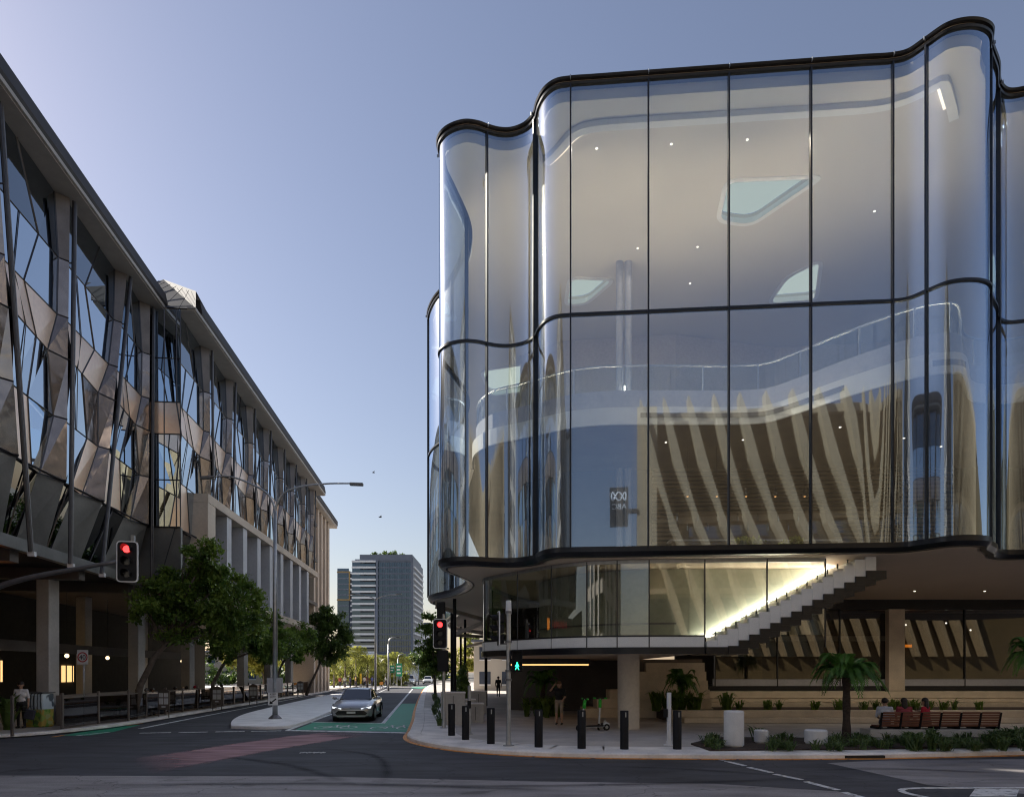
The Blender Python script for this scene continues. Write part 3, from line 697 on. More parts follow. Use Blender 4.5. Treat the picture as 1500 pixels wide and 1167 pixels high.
# a row of sheets
# ---------------- glazed drum under the overhang with the stair
DZ0, DZ1 = 2.80, Z0-.30
DR = [(3.2, 40), (1.6, 36.5), (0, 33), (-.85, 30), (-1.17, 28.2), (-1.07, 26.8), (-.52, 25.9), (.2, 25.0), (1.36, 23.6), (2.5, 22.86), (3.47, 22.56), (4.5, 22.42)]
dr, dk = crom(DR, 8)
flat = [(4.5, 22.42), (6.3, 22.32), (8.3, 22.22), (10.15, 22.12)]
dpan = [0]+dk[1:]
drum_pts = dr
def pane_strip(pts, z0, z1, name, m, par, smooth=True):
    n = len(pts); mb = MB(); mb.add([(x, y, z0) for x, y in pts]+[(x, y, z1) for x, y in pts], [(i, i+1, n+i+1, n+i) for i in range(n-1)])
    return mb.build(name, m, par, smooth=smooth)
cuts = [dk[0], dk[1], dk[2], dk[3], dk[4], dk[5], dk[7], dk[8], dk[9], dk[10], dk[11]]
for a, b in zip(cuts[:-1], cuts[1:]):
    pane_strip(dr[a:b+1], DZ0+.62, DZ1, 'drum_pane', 'glass_drum', theatre)
for a, b in zip(flat[:-1], flat[1:]):
    z0 = DZ0+.62
    pane_strip([a, b], z0, DZ1, 'drum_pane', 'glass_drum', theatre)
for p_ in [dr[k] for k in cuts]+flat[1:]:
    MB().box((p_[0], p_[1]-.0, (DZ0+.2+DZ1)/2), (.035, .06, DZ1-DZ0-.2)).build('drum_joint', 'darkframe', theatre)
full = dr+flat[1:2]
MB().sweep(full, [(-.12, DZ0), (.06, DZ0), (.06, DZ0+.22), (-.12, DZ0+.22)]).build('drum_fascia', 'coping', theatre)
MB().sweep(full, [(-.10, DZ0+.223), (.02, DZ0+.223), (.02, DZ0+.56), (-.10, DZ0+.56)]).build('drum_skirt', 'white_in', theatre)
MB().sweep(full+flat[2:], [(-.10, DZ1-.10), (.02, DZ1-.10), (.02, DZ1+.01), (-.10, DZ1+.01)]).build('drum_head', 'steel', theatre)
MB().sweep(full, [(-.06, DZ0+.563), (.03, DZ0+.563), (.03, DZ0+.615), (-.06, DZ0+.615)]).build('drum_rail', 'darkframe', theatre)
MB().prism(off(dr, -.13)+[(6.3, 22.46), (6.3, 40), (3.5, 40)], DZ0+.02, DZ0+.24).build('drum_floor', 'soffit', theatre)
# concrete wall curving behind the drum glass
dw = off(dr, -1.9)
dwall = [(2.2, 33), (1.4, 30), (1.3, 28.2), (1.8, 26.8), (3.0, 25.4), (4.4, 24.7), (5.4, 24.5), (6.3, 24.42)]
dwc, _ = crom(dwall, 6)
MB().sweep(dwc, [(0, DZ0+.245), (.12, DZ0+.245), (.12, DZ1-.005), (0, DZ1-.005)]).build('stair_wall', 'concrete_smooth', theatre)
sw = [(6.3, 24.42, DZ0+.245)]
MB().add([(x, y, z) for y in (24.30, 24.42) for x, z in ((6.31, DZ0+.245), (6.9, DZ0+.3), (11.75, DZ1-.1), (11.75, DZ1-.006), (6.31, DZ1-.006))], [(0, 1, 2, 3, 4), (9, 8, 7, 6, 5), (0, 5, 6, 1), (1, 6, 7, 2), (2, 7, 8, 3), (3, 8, 9, 4), (4, 9, 5, 0)]).build('stair_wall', 'concrete_smooth', theatre)
for i in range(0, len(dwc)-4, 4):  # added glow strips that brighten the wall inside the drum
    MB().sweep(dwc[i:i+5], [(.13, DZ0+.27), (.20, DZ0+.27), (.20, DZ0+.33), (.13, DZ0+.33)]).build('added_floor_light', 'fill_floor_strip', theatre)
MB().sweep(dwc[:40], [(.125, DZ0+1.1), (.20, DZ0+1.1), (.20, DZ0+1.16), (.125, DZ0+1.16)]).build('wall_rail', 'steel_dark', theatre)
# stair flight
N = 16; X0 = 6.35; run = .335; rise = (DZ1+.1-(DZ0+.22))/N
for i in range(N):
    x = X0+i*run; z = DZ0+.22+(i+1)*rise
    st = MB().bb(x, x+run+.02, 22.50, 24.27, z-.17, z).build('stair_tread', 'white_in', theatre)
    MB().bb(x+.01, x+.05, 22.505, 22.53, z+.005, z+.16).build('baluster', 'darkframe', theatre)
    MB().bb(x+.04, x+run-.02, 24.12, 24.268, z+.004, z+.026).build('step_light', 'led_step', st)
# stepped white stringer and dark stepped underside
top = []; bot = []
for i in range(N+1):
    x = X0+i*run; z = DZ0+.22+i*rise
    if i < N: top += [(x, z+rise+.03), (x+run, z+rise+.03)]
sx0 = 5.8
poly_t = [(X0-.0, DZ0+.56)]
stg = MB(); dark = MB()
for i in range(N):
    x = X0+i*run; z = DZ0+.22+(i+1)*rise
    stg.bb(x, x+run, 22.20-(x-6.3)*.05+.0, 22.20-(x-6.3)*.05+.10, max(DZ0+.22, z-.52), z+.03)
    zb = z-.52
    if i > 1: dark.bb(x, x+run+.30, 22.14-(x-6.3)*.05, 24.2, zb-.27, zb-.005)
stg.build('stair_stringer', 'white_in', theatre); dark.build('stair_soffit', 'coping', theatre)
MB().bb(6.30, 7.3, 22.14, 24.2, DZ0-.01, DZ0+.215).build('stair_base', 'coping', theatre)
# column and ground floor walls under the overhang
MB().lathe([(.42, .12), (.40, .14), (.40, DZ0+.03)], (4.3, 25.2, 0), 28).build('round_column', 'cream_warm', theatre, smooth=True, autos=40)
MB().prism([(5.2, 33.0), (9.2, 33.0), (9.2, 33.4), (5.2, 33.4)], .125, 2.82).build('entry_wall', 'wall_brown', theatre)
MB().prism([(-.05, 37.5), (5.6, 35.6), (5.9, 36), (.1, 37.9)], .125, DZ0+2.9).build('entry_wall', 'wall_dark', theatre)
MB().prism([(-.05, 37.91), (.3, 37.91), (-.2, 76), (-.5, 76)], .125, Z0-.30).build('side_wall', 'wall_brown', theatre)
for i in range(6):
    MB().bb(3.3+i*.62, 9.2, 31.2+i*.28, 33.0, .125+i*.42, .125+(i+1)*.42).build('entry_step_block', 'stone', theatre)
MB().bb(-.15, 3.4, 30.3, 30.36, 2.50, 2.56).build('led_strip', 'led_warm', theatre)
MB().bb(-.2, 3.45, 30.28, 30.38, 2.565, 2.8).build('led_bracket', 'coping', theatre)
# lattice of braces below the raised side of the building
M['brace'] = mat('brace_steel', (.42, .36, .30), .5, var=.1)
for a, b in (((-4.1, 37, 5.75), (1.0, 41, 4.6)), ((-4.0, 46, 4.7), (.8, 36.2, 5.7)), ((-4.0, 46, 4.7), (1.5, 50, 4.6)), ((-4.5, 55, 5.7), (1.5, 50, 4.6)), ((-4.5, 55, 5.7), (2.5, 60, 4.6)), ((-4.2, 64, 4.6), (2.2, 55, 5.6))):
    d = Vector(b)-Vector(a); c_ = (Vector(a)+Vector(b))/2
    MB().box(c_, (d.length, .22, .2), math.atan2(d.y, d.x), 0, -math.asin(d.z/d.length)).build('brace', 'brace', theatre)
for x, y in ((-2.9, 34.5), (-3.7, 42), (-3.3, 48), (-4.2, 56), (-1.6, 42)):
    MB().lathe([(.09, .12), (.09, 5.9)], (x, y, 0), 10).build('steel_post', 'black', theatre, smooth=True, autos=40)
# lower rear volume of dark glass on the street side
mb = MB()
MB().prism([(-3.6, 35.8), (1.0, 34.8), (1.2, 60), (-4.2, 62)], 4.05, 5.85).build('plant_box', 'coping', theatre) if False else None
# shopfront recessed at the right, on stone terraces
SY = 35.0
for i, x in enumerate((10.4, 13.6, 16.8, 20.0, 23.2, 26.4, 29.6)):
    MB().bb(x+.03, x+3.17, SY, SY+.02, 1.85, 5.35).build('shop_pane', 'glass_shop', theatre)
    MB().bb(x-.03, x+.03, SY-.05, SY+.06, 1.45, 5.4).build('shop_mullion', 'darkframe', theatre)
MB().bb(10.3, 33, SY-.12, SY+.3, 5.4, 5.90).build('shop_head', 'coping', theatre)
MB().bb(10.3, 33, SY-.04, SY+.12, 1.50, 1.84).build('shop_sill', 'grey_fin', theatre)
MB().bb(9.6, 33, SY-.03, SY+.1, 1.26, 1.49).build('shop_plinth', 'coping', theatre)
MB().bb(10.3, 34, 43, 43.3, 1.4, 5.9).build('shop_back_wall', 'wall_dark', theatre)
MB().bb(9.2, 34, SY+.2, 43, 1.2, 1.45).build('shop_floor', 'floor_in', theatre)
MB().bb(19.1, 19.9, SY-.42, SY-.06, 1.27, 5.39).build('stone_pier', 'stone', theatre)
MB().bb(12.1, 12.95, SY+.3, SY+.8, 1.46, 4.0).build('gilded_pier', 'timber', theatre)
MB().bb(13.0, 20, SY+1.0, SY+1.3, 3.85, 4.1).build('counter_beam', 'white_in', theatre)
for i in range(4):
    x = 13.4+i*1.25
    MB().box((x+.2, SY+1.6, 4.9), (.34, .2, 1.7), 0, 0, R(-14)).build('inner_fin', 'fin', theatre)
for (x, z) in ((22.5, 4.9), (24.8, 5.0), (15.5, 4.7), (26.2, 4.6)):
    MB().ball((x, 39, z), .05, 8, 6).build('pendant_lamp', 'down', theatre)
MB().bb(24.2, 24.9, 42.5, 42.55, 3.75, 3.92).build('exit_sign', 'orange_sign', theatre)
# terraces
for x in (12, 15.2, 18.4, 21.6, 24.8):  # spots added in the soffit to brighten the stone ledges
    dl = MB().lathe([(.025, -.012), (.04, -.012), (.04, .0)], (x, 31.2, Z0-.282), 14).build('downlight_and_fill', 'down', theatre)
    L = bpy.data.lights.new('downlight_and_fill_lamp', 'SPOT'); L.energy = 42; L.spot_size = R(125); L.spot_blend = .7; L.color = (1, .88, .72); L.shadow_soft_size = .08
    lo = bpy.data.objects.new('downlight_and_fill_lamp', L); C.objects.link(lo); lo.location = (x, 31.2, Z0-.36); lo.parent = dl
for (y0, y1, z0, z1, x0) in ((34.0, SY-.04, .9, 1.24, 7.6), (33.6, 34.6, .72, .88, 7.9), (33.3, 34.4, .12, .71, 8.2)):
    MB().bb(x0, 34, y0, y1, z0, z1).build('stone_ledge', 'stone', theatre, bevel=.02)
MB().bb(6.6, 34, 28.2, 28.55, .125, .62).build('planter_wall', 'stone', theatre, bevel=.02)
MB().bb(7.0, 34, 27.75, 28.2, .125, .34).build('planter_wall', 'stone', theatre, bevel=.02)
MB().bb(6.6, 34, 28.55, 33.3, .1, .50).build('planter_soil', 'soil', theatre)

# ------------------------------------------------------------------ the finned building across the road, seen mirrored in the glass
FB = thing('finned_building', 'pale building with slanting concrete fins and a black sign, mirrored in the flat glass panes', 'building', (20, -22, 0), world=True)
MB().bb(4.6, 120, -40, -17.6, .12, 24.6).build('wall', 'fin_wall', FB)
MB().bb(4.4, 6.2, -17.9, -16.4, .12, 25.2).build('end_pier', 'fin', FB)
MB().bb(4.6, 60, -17.55, -16.9, 24.0, 24.7).build('parapet', 'fin', FB)
MB().bb(6.3, 60, -17.59, -17.3, 15.2, 15.7).build('ledge', 'fin', FB)
MB().bb(6.3, 60, -17.59, -17.3, 9.2, 9.7).build('ledge', 'fin', FB)
for x0, x1, z0, z1 in ((9, 16.5, 12.5, 14.9), (18.5, 40, 9.9, 15.0), (8, 40, 4.2, 8.8), (42, 58, 9.9, 15)):
    w_ = MB().bb(x0, x1, -17.62, -17.57, z0, z1).build('window', 'void', FB)
    MB().bb(x0, x1, -17.56, -17.55, z0, z1).build('pane', 'glass_dark', w_)
prof = [(25.8, -.25, .10), (24.6, 0, .45), (20.2, .95, .75), (16.0, 2.35, .34), (14.6, 2.75, .62), (11.2, 4.3, .30), (8.8, 5.0, .6), (4.2, 6.6, .3)]
def fin_at(x):
    mb = MB(); vs = []
    for z, dx, wd in prof:
        vs += [(x+dx-wd/2, -17.5, z), (x+dx+wd/2, -17.5, z), (x+dx+wd/2, -16.0, z), (x+dx-wd/2, -16.0, z)]
    fs = [(0, 1, 2, 3)]
    for i in range(len(prof)-1):
        for j in range(4): fs.append((i*4+j, (i+1)*4+j, (i+1)*4+(j+1) % 4, i*4+(j+1) % 4))
    mb.add(vs, fs); return mb.build('fin', 'fin', FB)
for i in range(24): fin_at(4.9+i*2.1)
for i in range(11):
    for z in [15.9+k*.28 for k in range(14)]:
        x = 6.6+i*2.1+(20.2-z)*.3
        MB().bb(x, x+1.1, -17.45, -17.05, z, z+.07).build('louvre', 'timber', FB)
sg = MB().bb(2.0, 3.6, -16.5, -16.2, 14.9, 18.3).build('sign_box', 'ink', FB)
MB().bb(3.61, 4.39, -16.45, -16.25, 16, 16.4).build('sign_bracket', 'ink', FB)
# three-loop line emblem and letters, reading correctly from the street
P3 = [Vector((2.8-.62*math.cos(t), -16.15, 17.5+.34*math.sin(3*t))) for t in [k*2*math.pi/72 for k in range(73)]]
MB().tube(P3, .065, 6).build('emblem', 'sign_bright', FB)
put_text('ABC', .66, (2.8, -16.185, 16.62), R(180), 'sign_bright', FB)
# ------------------------------------------------------------------ the folded-facade building on the left
LB = thing('folded_facade_building', 'long bronze and glass office building with a faceted facade on the left side', 'building', (-20, 40, 0), world=True)
rl = random.Random(11)
class Frame:
    def __init__(s, base, d):
        L = math.hypot(d, 1); s.b = Vector((base[0], base[1], 0)); s.u = Vector((d/L, 1/L, 0)); s.n = Vector((1/L, -d/L, 0))
    def __call__(s, t, n, z): q = s.b+s.u*t+s.n*n; return Vector((q.x, q.y, z))
FA = Frame((-14.75, 19.6), -.127); FBk = Frame((-15.05, 33.2), -.092)
ZL = [9.0, 11.2, 13.35, 14.85, 16.9, 19.2]
def quadpane(a, b, c_, d, name, m, t=.04):
    # outward side faces the street
    return MB().add([a, b, c_, d], [(0, 1, 2), (0, 2, 3)]).build(name, m, LB)
def fr(a, b, wd=.05):
    return MB().tube([a, b], wd, 4).build('mullion', 'rail', LB)
def facade(F, rails, n0, j0=0, glassm='glass_mirror', lower=True):
    zl = ZL[j0:]; zbot = 6.05 if j0 == 0 else 11.35
    WD = [.8, .32, .75, .25, .22, .32]
    for i in range(len(rails)-1):
        (ta0, tb0), (ta1, tb1) = rails[i], rails[i+1]      # (top, bottom)
        def lt(z, r_): k = (z-6.2)/(19.2-6.2); return r_[1]+(r_[0]-r_[1])*k
        nodes = []
        for j, z in enumerate(ZL):
            if j < j0: nodes.append(None); continue
            tl_ = lt(z, rails[i])+.10; tr = lt(z, rails[i+1])-.08
            span = tr-tl_; wd = min(WD[j], span*.5)
            tp = tr-wd; tm = tl_+(tp-tl_)*(.5+.14*(-1)**(j+i))
            rec = (-.36, -.18, -.40, -.14, -.14, -.24)[j]
            bo = .22 if j == 2 else 0
            nodes.append((F(tl_, n0-.05+bo, z), F(tm, n0-.05+bo+(rec+.05)*(tm-tl_)/(tp-tl_), z), F(tp, n0+rec+bo, z), F(tr, n0+.12, z)))
        for j in range(j0, len(ZL)-1):
            lo, hi = nodes[j], nodes[j+1]
            for k in range(3):
                a, b, c_, d = lo[k], lo[k+1], hi[k+1], hi[k]
                if k == 2:
                    mm, nm = ('bronze', 'bronze_panel') if j < 4 else ('bronze_mat', 'bronze_panel')
                elif j == 2: mm, nm = 'spandrel', 'spandrel_panel'
                elif j == 0 and (i+k) % 2 == 0: mm, nm = 'spandrel', 'spandrel_panel'
                elif j == 4: mm, nm = 'glass_dark', 'facade_pane'
                else: mm, nm = glassm, 'facade_pane'
                if j == 1 and k == 1 and i % 2: mm, nm = 'bronze', 'bronze_panel'
                quadpane(a, b, c_, d, nm, mm)
                fr(a, d, .035)
            for k in range(3): fr(lo[k], lo[k+1], .03)
            # extra thin mullions across the wide panes
            for f_ in (.5,):
                a = lo[0].lerp(lo[1], f_); b = hi[0].lerp(hi[1], f_)
                if j in (1, 2, 3): MB().tube([a+F.n*.02, b+F.n*.02], .018, 4).build('glazing_bar', 'rail', LB)
        # round rail on brackets in front of each fold
        a = F(rails[i+1][0], n0+.22, 19.15); b = F(lt(zbot, rails[i+1]), n0+.22, zbot)
        MB().tube([a, b], .058, 8).build('rail', 'rail', LB, smooth=True, autos=40)
        MB().tube([a+F.u*.15, b+F.u*.15], .035, 6).build('rail', 'steel_dark', LB, smooth=True, autos=40)
        e = b+F.u*.10+Vector((0, 0, -.05))
        MB().box(e, (.14, .20, .15), math.atan2(F.u.y, F.u.x)).build('rail_end_lamp', 'sign_white', LB)
        for z in (13.4, 16.9):
            k = (z-zbot)/(19.15-zbot); p_ = b.lerp(a, k)
            MB().tube([p_, p_-F.n*.3+F.u*.02], .03, 4).build('rail_bracket', 'steel', LB)
        if lower:
            # skirt of alternating grey panels and dark glass leaning inwards
            tl_, tr = lt(9, rails[i])+.02, lt(9, rails[i+1])-.02; tb_l, tb_r = lt(6.6, rails[i])+.02, lt(6.6, rails[i+1])-.02
            c1 = .52+.08*(-1)**i
            m1 = tl_+(tr-tl_)*c1; m2 = tb_l+(tb_r-tb_l)*(c1-.18)
            quadpane(F(tb_l, n0-.75, 6.62), F(m2, n0-.75, 6.62), F(m1, n0-.28, 8.96), F(tl_, n0-.10, 8.96), 'skirt_pane', 'glass_dark')
            quadpane(F(m2+.02, n0-.75, 6.62), F(tb_r, n0-.55, 6.62), F(tr, n0+.02, 8.96), F(m1+.02, n0-.28, 8.96), 'skirt_panel', 'grey_panel')
            fr(F(tl_, n0-.08, 8.98), F(tr, n0+.04, 8.98), .045)
            q = (tl_+m1)/2; fr(F(q, n0-.16, 8.96), F((tb_l+m2)/2, n0-.73, 6.62), .025)
railsA = [(-9.0, -9.2), (-4.2, -2.6), (.74, 2.33), (5.1, 4.8), (9.83, 7.2), (12.3, 12.1)]
facade(FA, railsA, -.62)
railsB = [(-1.2, -1.2)]+[(2.9+4.0*i, 2.9+4.0*i+(-.9 if i % 2 else .35)) for i in range(8)]
facade(FBk, railsB[:2], -.75); facade(FBk, railsB[1:], -.75, 1, lower=False)
# eaves
def eave(F, t0, t1, back=-16, tr=None, tf=None):
    L = LB
    def sec(pts, name, m, t0=t0):
        vs = [F(t0, n, z) for n, z in pts]+[F(t1, n, z) for n, z in pts]; n_ = len(pts)
        MB().add(vs, [tuple(range(n_)), tuple(range(2*n_-1, n_-1, -1))]+[(i, n_+i, n_+(i+1) % n_, (i+1) % n_) for i in range(n_)]).build(name, m, L)
    sec([(.0, 19.42), (.06, 19.55), (-.05, 20.12), (-.5, 20.3), (-.5, 19.42)], 'eave_fascia', 'eave', t0 if tf is None else tf)
    sec([(-.02, 19.27), (.03, 19.27), (.03, 19.41), (-.35, 19.41), (-.35, 19.27)], 'eave_lip', 'eave_lip')
    sec([(-.06, 19.23), (-.06, 19.265), (back, 19.265), (back, 19.23)], 'eave_soffit', 'eave_soffit')
    sec([(-.5, 19.43), (-.5, 20.29), (back, 22.0), (back, 19.43)], 'roof', 'rib_roof', t0 if tr is None else tr)
eave(FA, -12, 12.9); eave(FBk, -1.0, 33.0, tr=1.0, tf=-.2)
# hipped ribbed corner piece between the two roofs
a = FA(12.9, -.05, 20.1); b = FBk(-1.0, -.05, 20.1); b = FBk(-1.06, .07, 20.12); c_ = FBk(4.2, -3.5, 23.5); d = FBk(-1.06, -4.4, 19.3); a = FBk(-1.06, .07, 19.3)
hip = MB().add([a, b, c_, d, FBk(6, -.5, 20.27)], [(0, 1, 2, 3), (1, 4, 2)]).build('hip_roof', 'rib_roof', LB)
for k in range(7):
    f_ = k/6; MB().tube([d.lerp(a, f_)-FBk.u*.02, d.lerp(a, f_).lerp(c_, .0)-FBk.u*.02+(c_-b)*(f_ if f_ < 1 else .98)*.0+(c_.lerp(b, f_)-d.lerp(a, f_))*.93], .012, 4).build('roof_rib', 'eave', hip)
# body behind the facade and end walls
def body(F, t0, t1, z0, z1, n1=-1.6, n2=-15.5, m='void'):
    MB().prism([tuple(F(t0, n1, 0)[:2]), tuple(F(t1, n1, 0)[:2]), tuple(F(t1, n2, 0)[:2]), tuple(F(t0, n2, 0)[:2])], z0, z1).build('core', m, LB)
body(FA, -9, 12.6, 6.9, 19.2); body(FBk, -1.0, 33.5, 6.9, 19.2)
strip_later = True
for z in (9.0, 13.35, 16.9):
    for F, t0, t1, n0 in ((FA, -9, 12.4, -.7), (FBk, -1, 35.4, -.85)):
        MB().prism([tuple(F(t0, n0-.35, 0)[:2]), tuple(F(t1, n0-.35, 0)[:2]), tuple(F(t1, n0-.95, 0)[:2]), tuple(F(t0, n0-.95, 0)[:2])], z-.2, z+.1).build('floor_edge', 'wall_dark', LB)
# return wall where the second block steps forward
for j in range(5):
    z0, z1 = ZL[j], ZL[j+1]
    for na, nb_ in ((-.62, -1.35), (-1.35, -2.2), (-2.2, -3.2)):
        quadpane(FBk(-1.1, nb_, z0), FBk(-1.1, na, z0), FBk(-1.1, na, z1), FBk(-1.1, nb_, z1), 'spandrel_panel' if j == 2 else 'facade_pane', 'spandrel' if j == 2 else 'glass_mirror'); fr(FBk(-1.1, na, z0), FBk(-1.1, na, z1), .03)
    fr(FBk(-1.1, -.62, z0), FBk(-1.1, -3.2, z0), .03)
MB().prism([tuple(FBk(-1.05, -.62, 0)[:2]), tuple(FBk(-.85, -.62, 0)[:2]), tuple(FBk(-.85, -4, 0)[:2]), tuple(FBk(-1.05, -4, 0)[:2])], 6.6, 8.99).build('return_skirt', 'grey_panel', LB)
# soffit beam and soffit over the terrace
def strip(F, t0, t1, n1, n2, z0, z1, name, m):
    MB().prism([tuple(F(t0, n1, 0)[:2]), tuple(F(t1, n1, 0)[:2]), tuple(F(t1, n2, 0)[:2]), tuple(F(t0, n2, 0)[:2])], z0, z1).build(name, m, LB)
strip(FA, -9, 13, -1.1, -1.35, 6.22, 6.62, 'fascia_beam', 'grey_panel')
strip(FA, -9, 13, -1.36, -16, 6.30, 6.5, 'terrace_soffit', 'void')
for t in (-6, -1.5, 3, 7.5, 12): strip(FA, t, t+.5, -1.37, -15, 5.85, 6.29, 'soffit_beam', 'wall_dark')
strip(FBk, -1, 36, -1.2, -16, 6.32, 6.6, 'terrace_soffit', 'wall_brown')
# concrete columns under the terrace
for F, t, n in ((FA, 8.0, -2.75), (FA, -1.5, -2.6), (FA, 15.3, -2.3), (FA, 22.5, -2.2), (FBk, 15, -2.5), (FBk, 22, -2.5), (FBk, 29, -2.5), (FA, 11, -9), (FBk, 5, -8), (FBk, 12, -8), (FBk, 20, -8)):
    p_ = F(t, n, 0); MB().box((p_.x, p_.y, 3.2), (.55, .55, 6.2), -.1).build('column', 'concrete', LB, bevel=.03)
# dark interior walls of the terrace
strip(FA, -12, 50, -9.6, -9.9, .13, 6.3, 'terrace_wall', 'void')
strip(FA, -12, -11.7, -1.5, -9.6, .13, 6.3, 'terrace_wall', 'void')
strip(FA, 5.5, 30, -5.0, -5.12, 3.1, 3.55, 'shop_beam', 'wall_dark')
strip(FA, -6, 5, -5.0, -5.12, 3.1, 3.5, 'shop_beam', 'wall_dark')
for t0, t1, z0, z1 in ((14.2, 14.9, 1.8, 2.9), (15.3, 17.0, 1.7, 2.8), (22.9, 24.2, 1.6, 2.6)):
    strip(FA, t0, t1, -9.5, -9.58, z0, z1, 'lit_window', 'warm_window')
    strip(FA, t0+.3, t0+.36, -9.44, -9.49, z0, z1, 'window_bar', 'ink'); strip(FA, t0+.8*(t1-t0), t0+.8*(t1-t0)+.05, -9.44, -9.49, z0, z1, 'window_bar', 'ink')
strip(FA, 7.2, 13.5, -1.9, -2.05, .13, 1.3, 'terrace_parapet', 'wall_brown')
# illuminated shop sign under the soffit
sgn = thing('shop_sign', 'dark hanging sign with red lettering and an orange end under the left overhang', 'sign', tuple(FA(3.4, -2.2, 5.0)), world=True)
def sp(t, z): return FA(t, -2.2, z)
for t0, t1, m, nm in ((-6, 3.0, 'ink', 'board'), (3.02, 3.75, 'orange_sign', 'end_panel')):
    a, b = sp(t0, 0), sp(t1, 0); MB().prism([tuple(a[:2]), tuple(b[:2]), tuple((b-FA.n*.3)[:2]), tuple((a-FA.n*.3)[:2])], 4.85, 5.55).build(nm, m, sgn)
for k in range(16):
    t = -5.6+k*.53; a = sp(t, 0)+FA.n*.012; b = sp(t+.3, 0)+FA.n*.012
    z0, z1 = 4.97+.1*(k % 3 == 1), 5.42-.08*(k % 2)
    MB().add([(a.x, a.y, z0), (b.x, b.y, z0), (b.x, b.y, z1), (a.x, a.y, z1)], [(0, 1, 2, 3)]).build('glyph', 'red_sign', sgn)
for t in (-4.5, 0, 3.3):
    a = sp(t, 5.55)-FA.n*.15; MB().tube([a, a+Vector((0, 0, .8))], .04, 6).build('hanger', 'ink', sgn)

# ---------------- projecting box with grey fins
BX = Frame((-15.35, 34.5), -.083)
def bx(t0, t1, n0, n1, z0, z1, name, m, par=None):
    return MB().prism([tuple(BX(t0, n0, 0)[:2]), tuple(BX(t1, n0, 0)[:2]), tuple(BX(t1, n1, 0)[:2]), tuple(BX(t0, n1, 0)[:2])], z0, z1).build(name, m, par or LB)
bx(0, 27.5, .0, -1.7, 10.78, 11.22, 'colonnade_cap', 'beige')
bx(0, 27.5, -.03, -1.7, 5.85, 6.3, 'colonnade_base', 'beige')
bx(0.0, 1.1, -.02, -1.7, 6.31, 10.77, 'colonnade_end', 'beige')
for i in range(8):
    t = 1.85+i*2.9
    bx(t+1.3, t+2.05, -.10, -1.6, 6.31, 10.77, 'colonnade_fin', 'grey_fin')
    bx(t+.02, t+1.28, -1.35, -1.38, 6.31, 10.77, 'colonnade_pane', 'glass_mirror')
    bx(t+.60, t+.66, -1.25, -1.34, 6.31, 10.77, 'colonnade_bar', 'rail')
    bx(t-.82, t+.01, -1.25, -1.4, 6.31, 10.77, 'colonnade_panel', 'beige')
bx(0, 27.5, -1.45, -1.6, 6.31, 10.77, 'colonnade_back', 'wall_dark')
# end pavilion with tall beige piers
EP = Frame((-20.1, 68.0), -.105)
for i in range(5):
    for nm, a0, a1, n0 in (('end_pier', 0, .9, .35), ('end_infill', .9, 2.2, .0)):
        t = i*2.2
        MB().prism([tuple(EP(t+a0, n0, 0)[:2]), tuple(EP(t+a1, n0, 0)[:2]), tuple(EP(t+a1, -2, 0)[:2]), tuple(EP(t+a0, -2, 0)[:2])], .13 if nm == 'end_pier' else 6.3, 19.0).build(nm, 'beige', LB)
MB().prism([tuple(EP(-3, .8, 0)[:2]), tuple(EP(12.5, .8, 0)[:2]), tuple(EP(12.5, -14, 0)[:2]), tuple(EP(-3, -14, 0)[:2])], 19.1, 19.4).build('end_roof', 'eave_soffit', LB)
MB().prism([tuple(EP(-3, .85, 0)[:2]), tuple(EP(12.6, .85, 0)[:2]), tuple(EP(12.6, -14, 0)[:2]), tuple(EP(-3, -14, 0)[:2])], 19.42, 19.95).build('end_roof_fascia', 'eave', LB)
MB().prism([tuple(EP(11, -2.1, 0)[:2]), tuple(EP(11.2, -2.1, 0)[:2]), tuple(EP(11.2, -14, 0)[:2]), tuple(EP(11, -14, 0)[:2])], 6.3, 19.05).build('end_wall', 'beige', LB)
# ------------------------------------------------------------------ vegetation
def leaf_cloud(lobes, count, size, rnd, flat=.75):
    """many small bent leaves scattered in and around ellipsoidal clumps, denser towards each clump's shell"""
    mb = MB(); vol = [l[1][0]*l[1][1]*l[1][2] for l in lobes]; tot = sum(vol); V = mb.v; F_ = mb.f
    for (c_, r_), v in zip(lobes, vol):
        n = max(20, int(count*(v/tot)**.75*len(lobes)**-.25)) if len(lobes) > 1 else count
        sub = [(Vector((rnd.gauss(0, 1), rnd.gauss(0, 1), rnd.gauss(0, 1))).normalized()*rnd.uniform(.45, 1.0)) for _ in range(max(6, n//55))]
        for k in range(n):
            s_ = rnd.choice(sub); p = s_+Vector((rnd.gauss(0, .17), rnd.gauss(0, .17), rnd.gauss(0, .13)))
            p = Vector((c_[0]+p.x*r_[0], c_[1]+p.y*r_[1], c_[2]+p.z*r_[2]))
            a = rnd.uniform(0, 6.283); tilt = rnd.gauss(0, flat)
            d = Vector((math.cos(a)*math.cos(tilt), math.sin(a)*math.cos(tilt), math.sin(tilt)-.25)).normalized()
            e = d.cross(Vector((rnd.gauss(0, .5), rnd.gauss(0, .5), 1))).normalized()
            L = size*rnd.uniform(.6, 1.3); W = L*.30; o = len(V)
            q = d.cross(e)*L*.08
            V.append(tuple(p)); V.append(tuple(p+d*L*.5+e*W+q)); V.append(tuple(p+d*L)); V.append(tuple(p+d*L*.5-e*W+q))
            F_.append((o, o+1, o+2)); F_.append((o, o+2, o+3))
    return mb

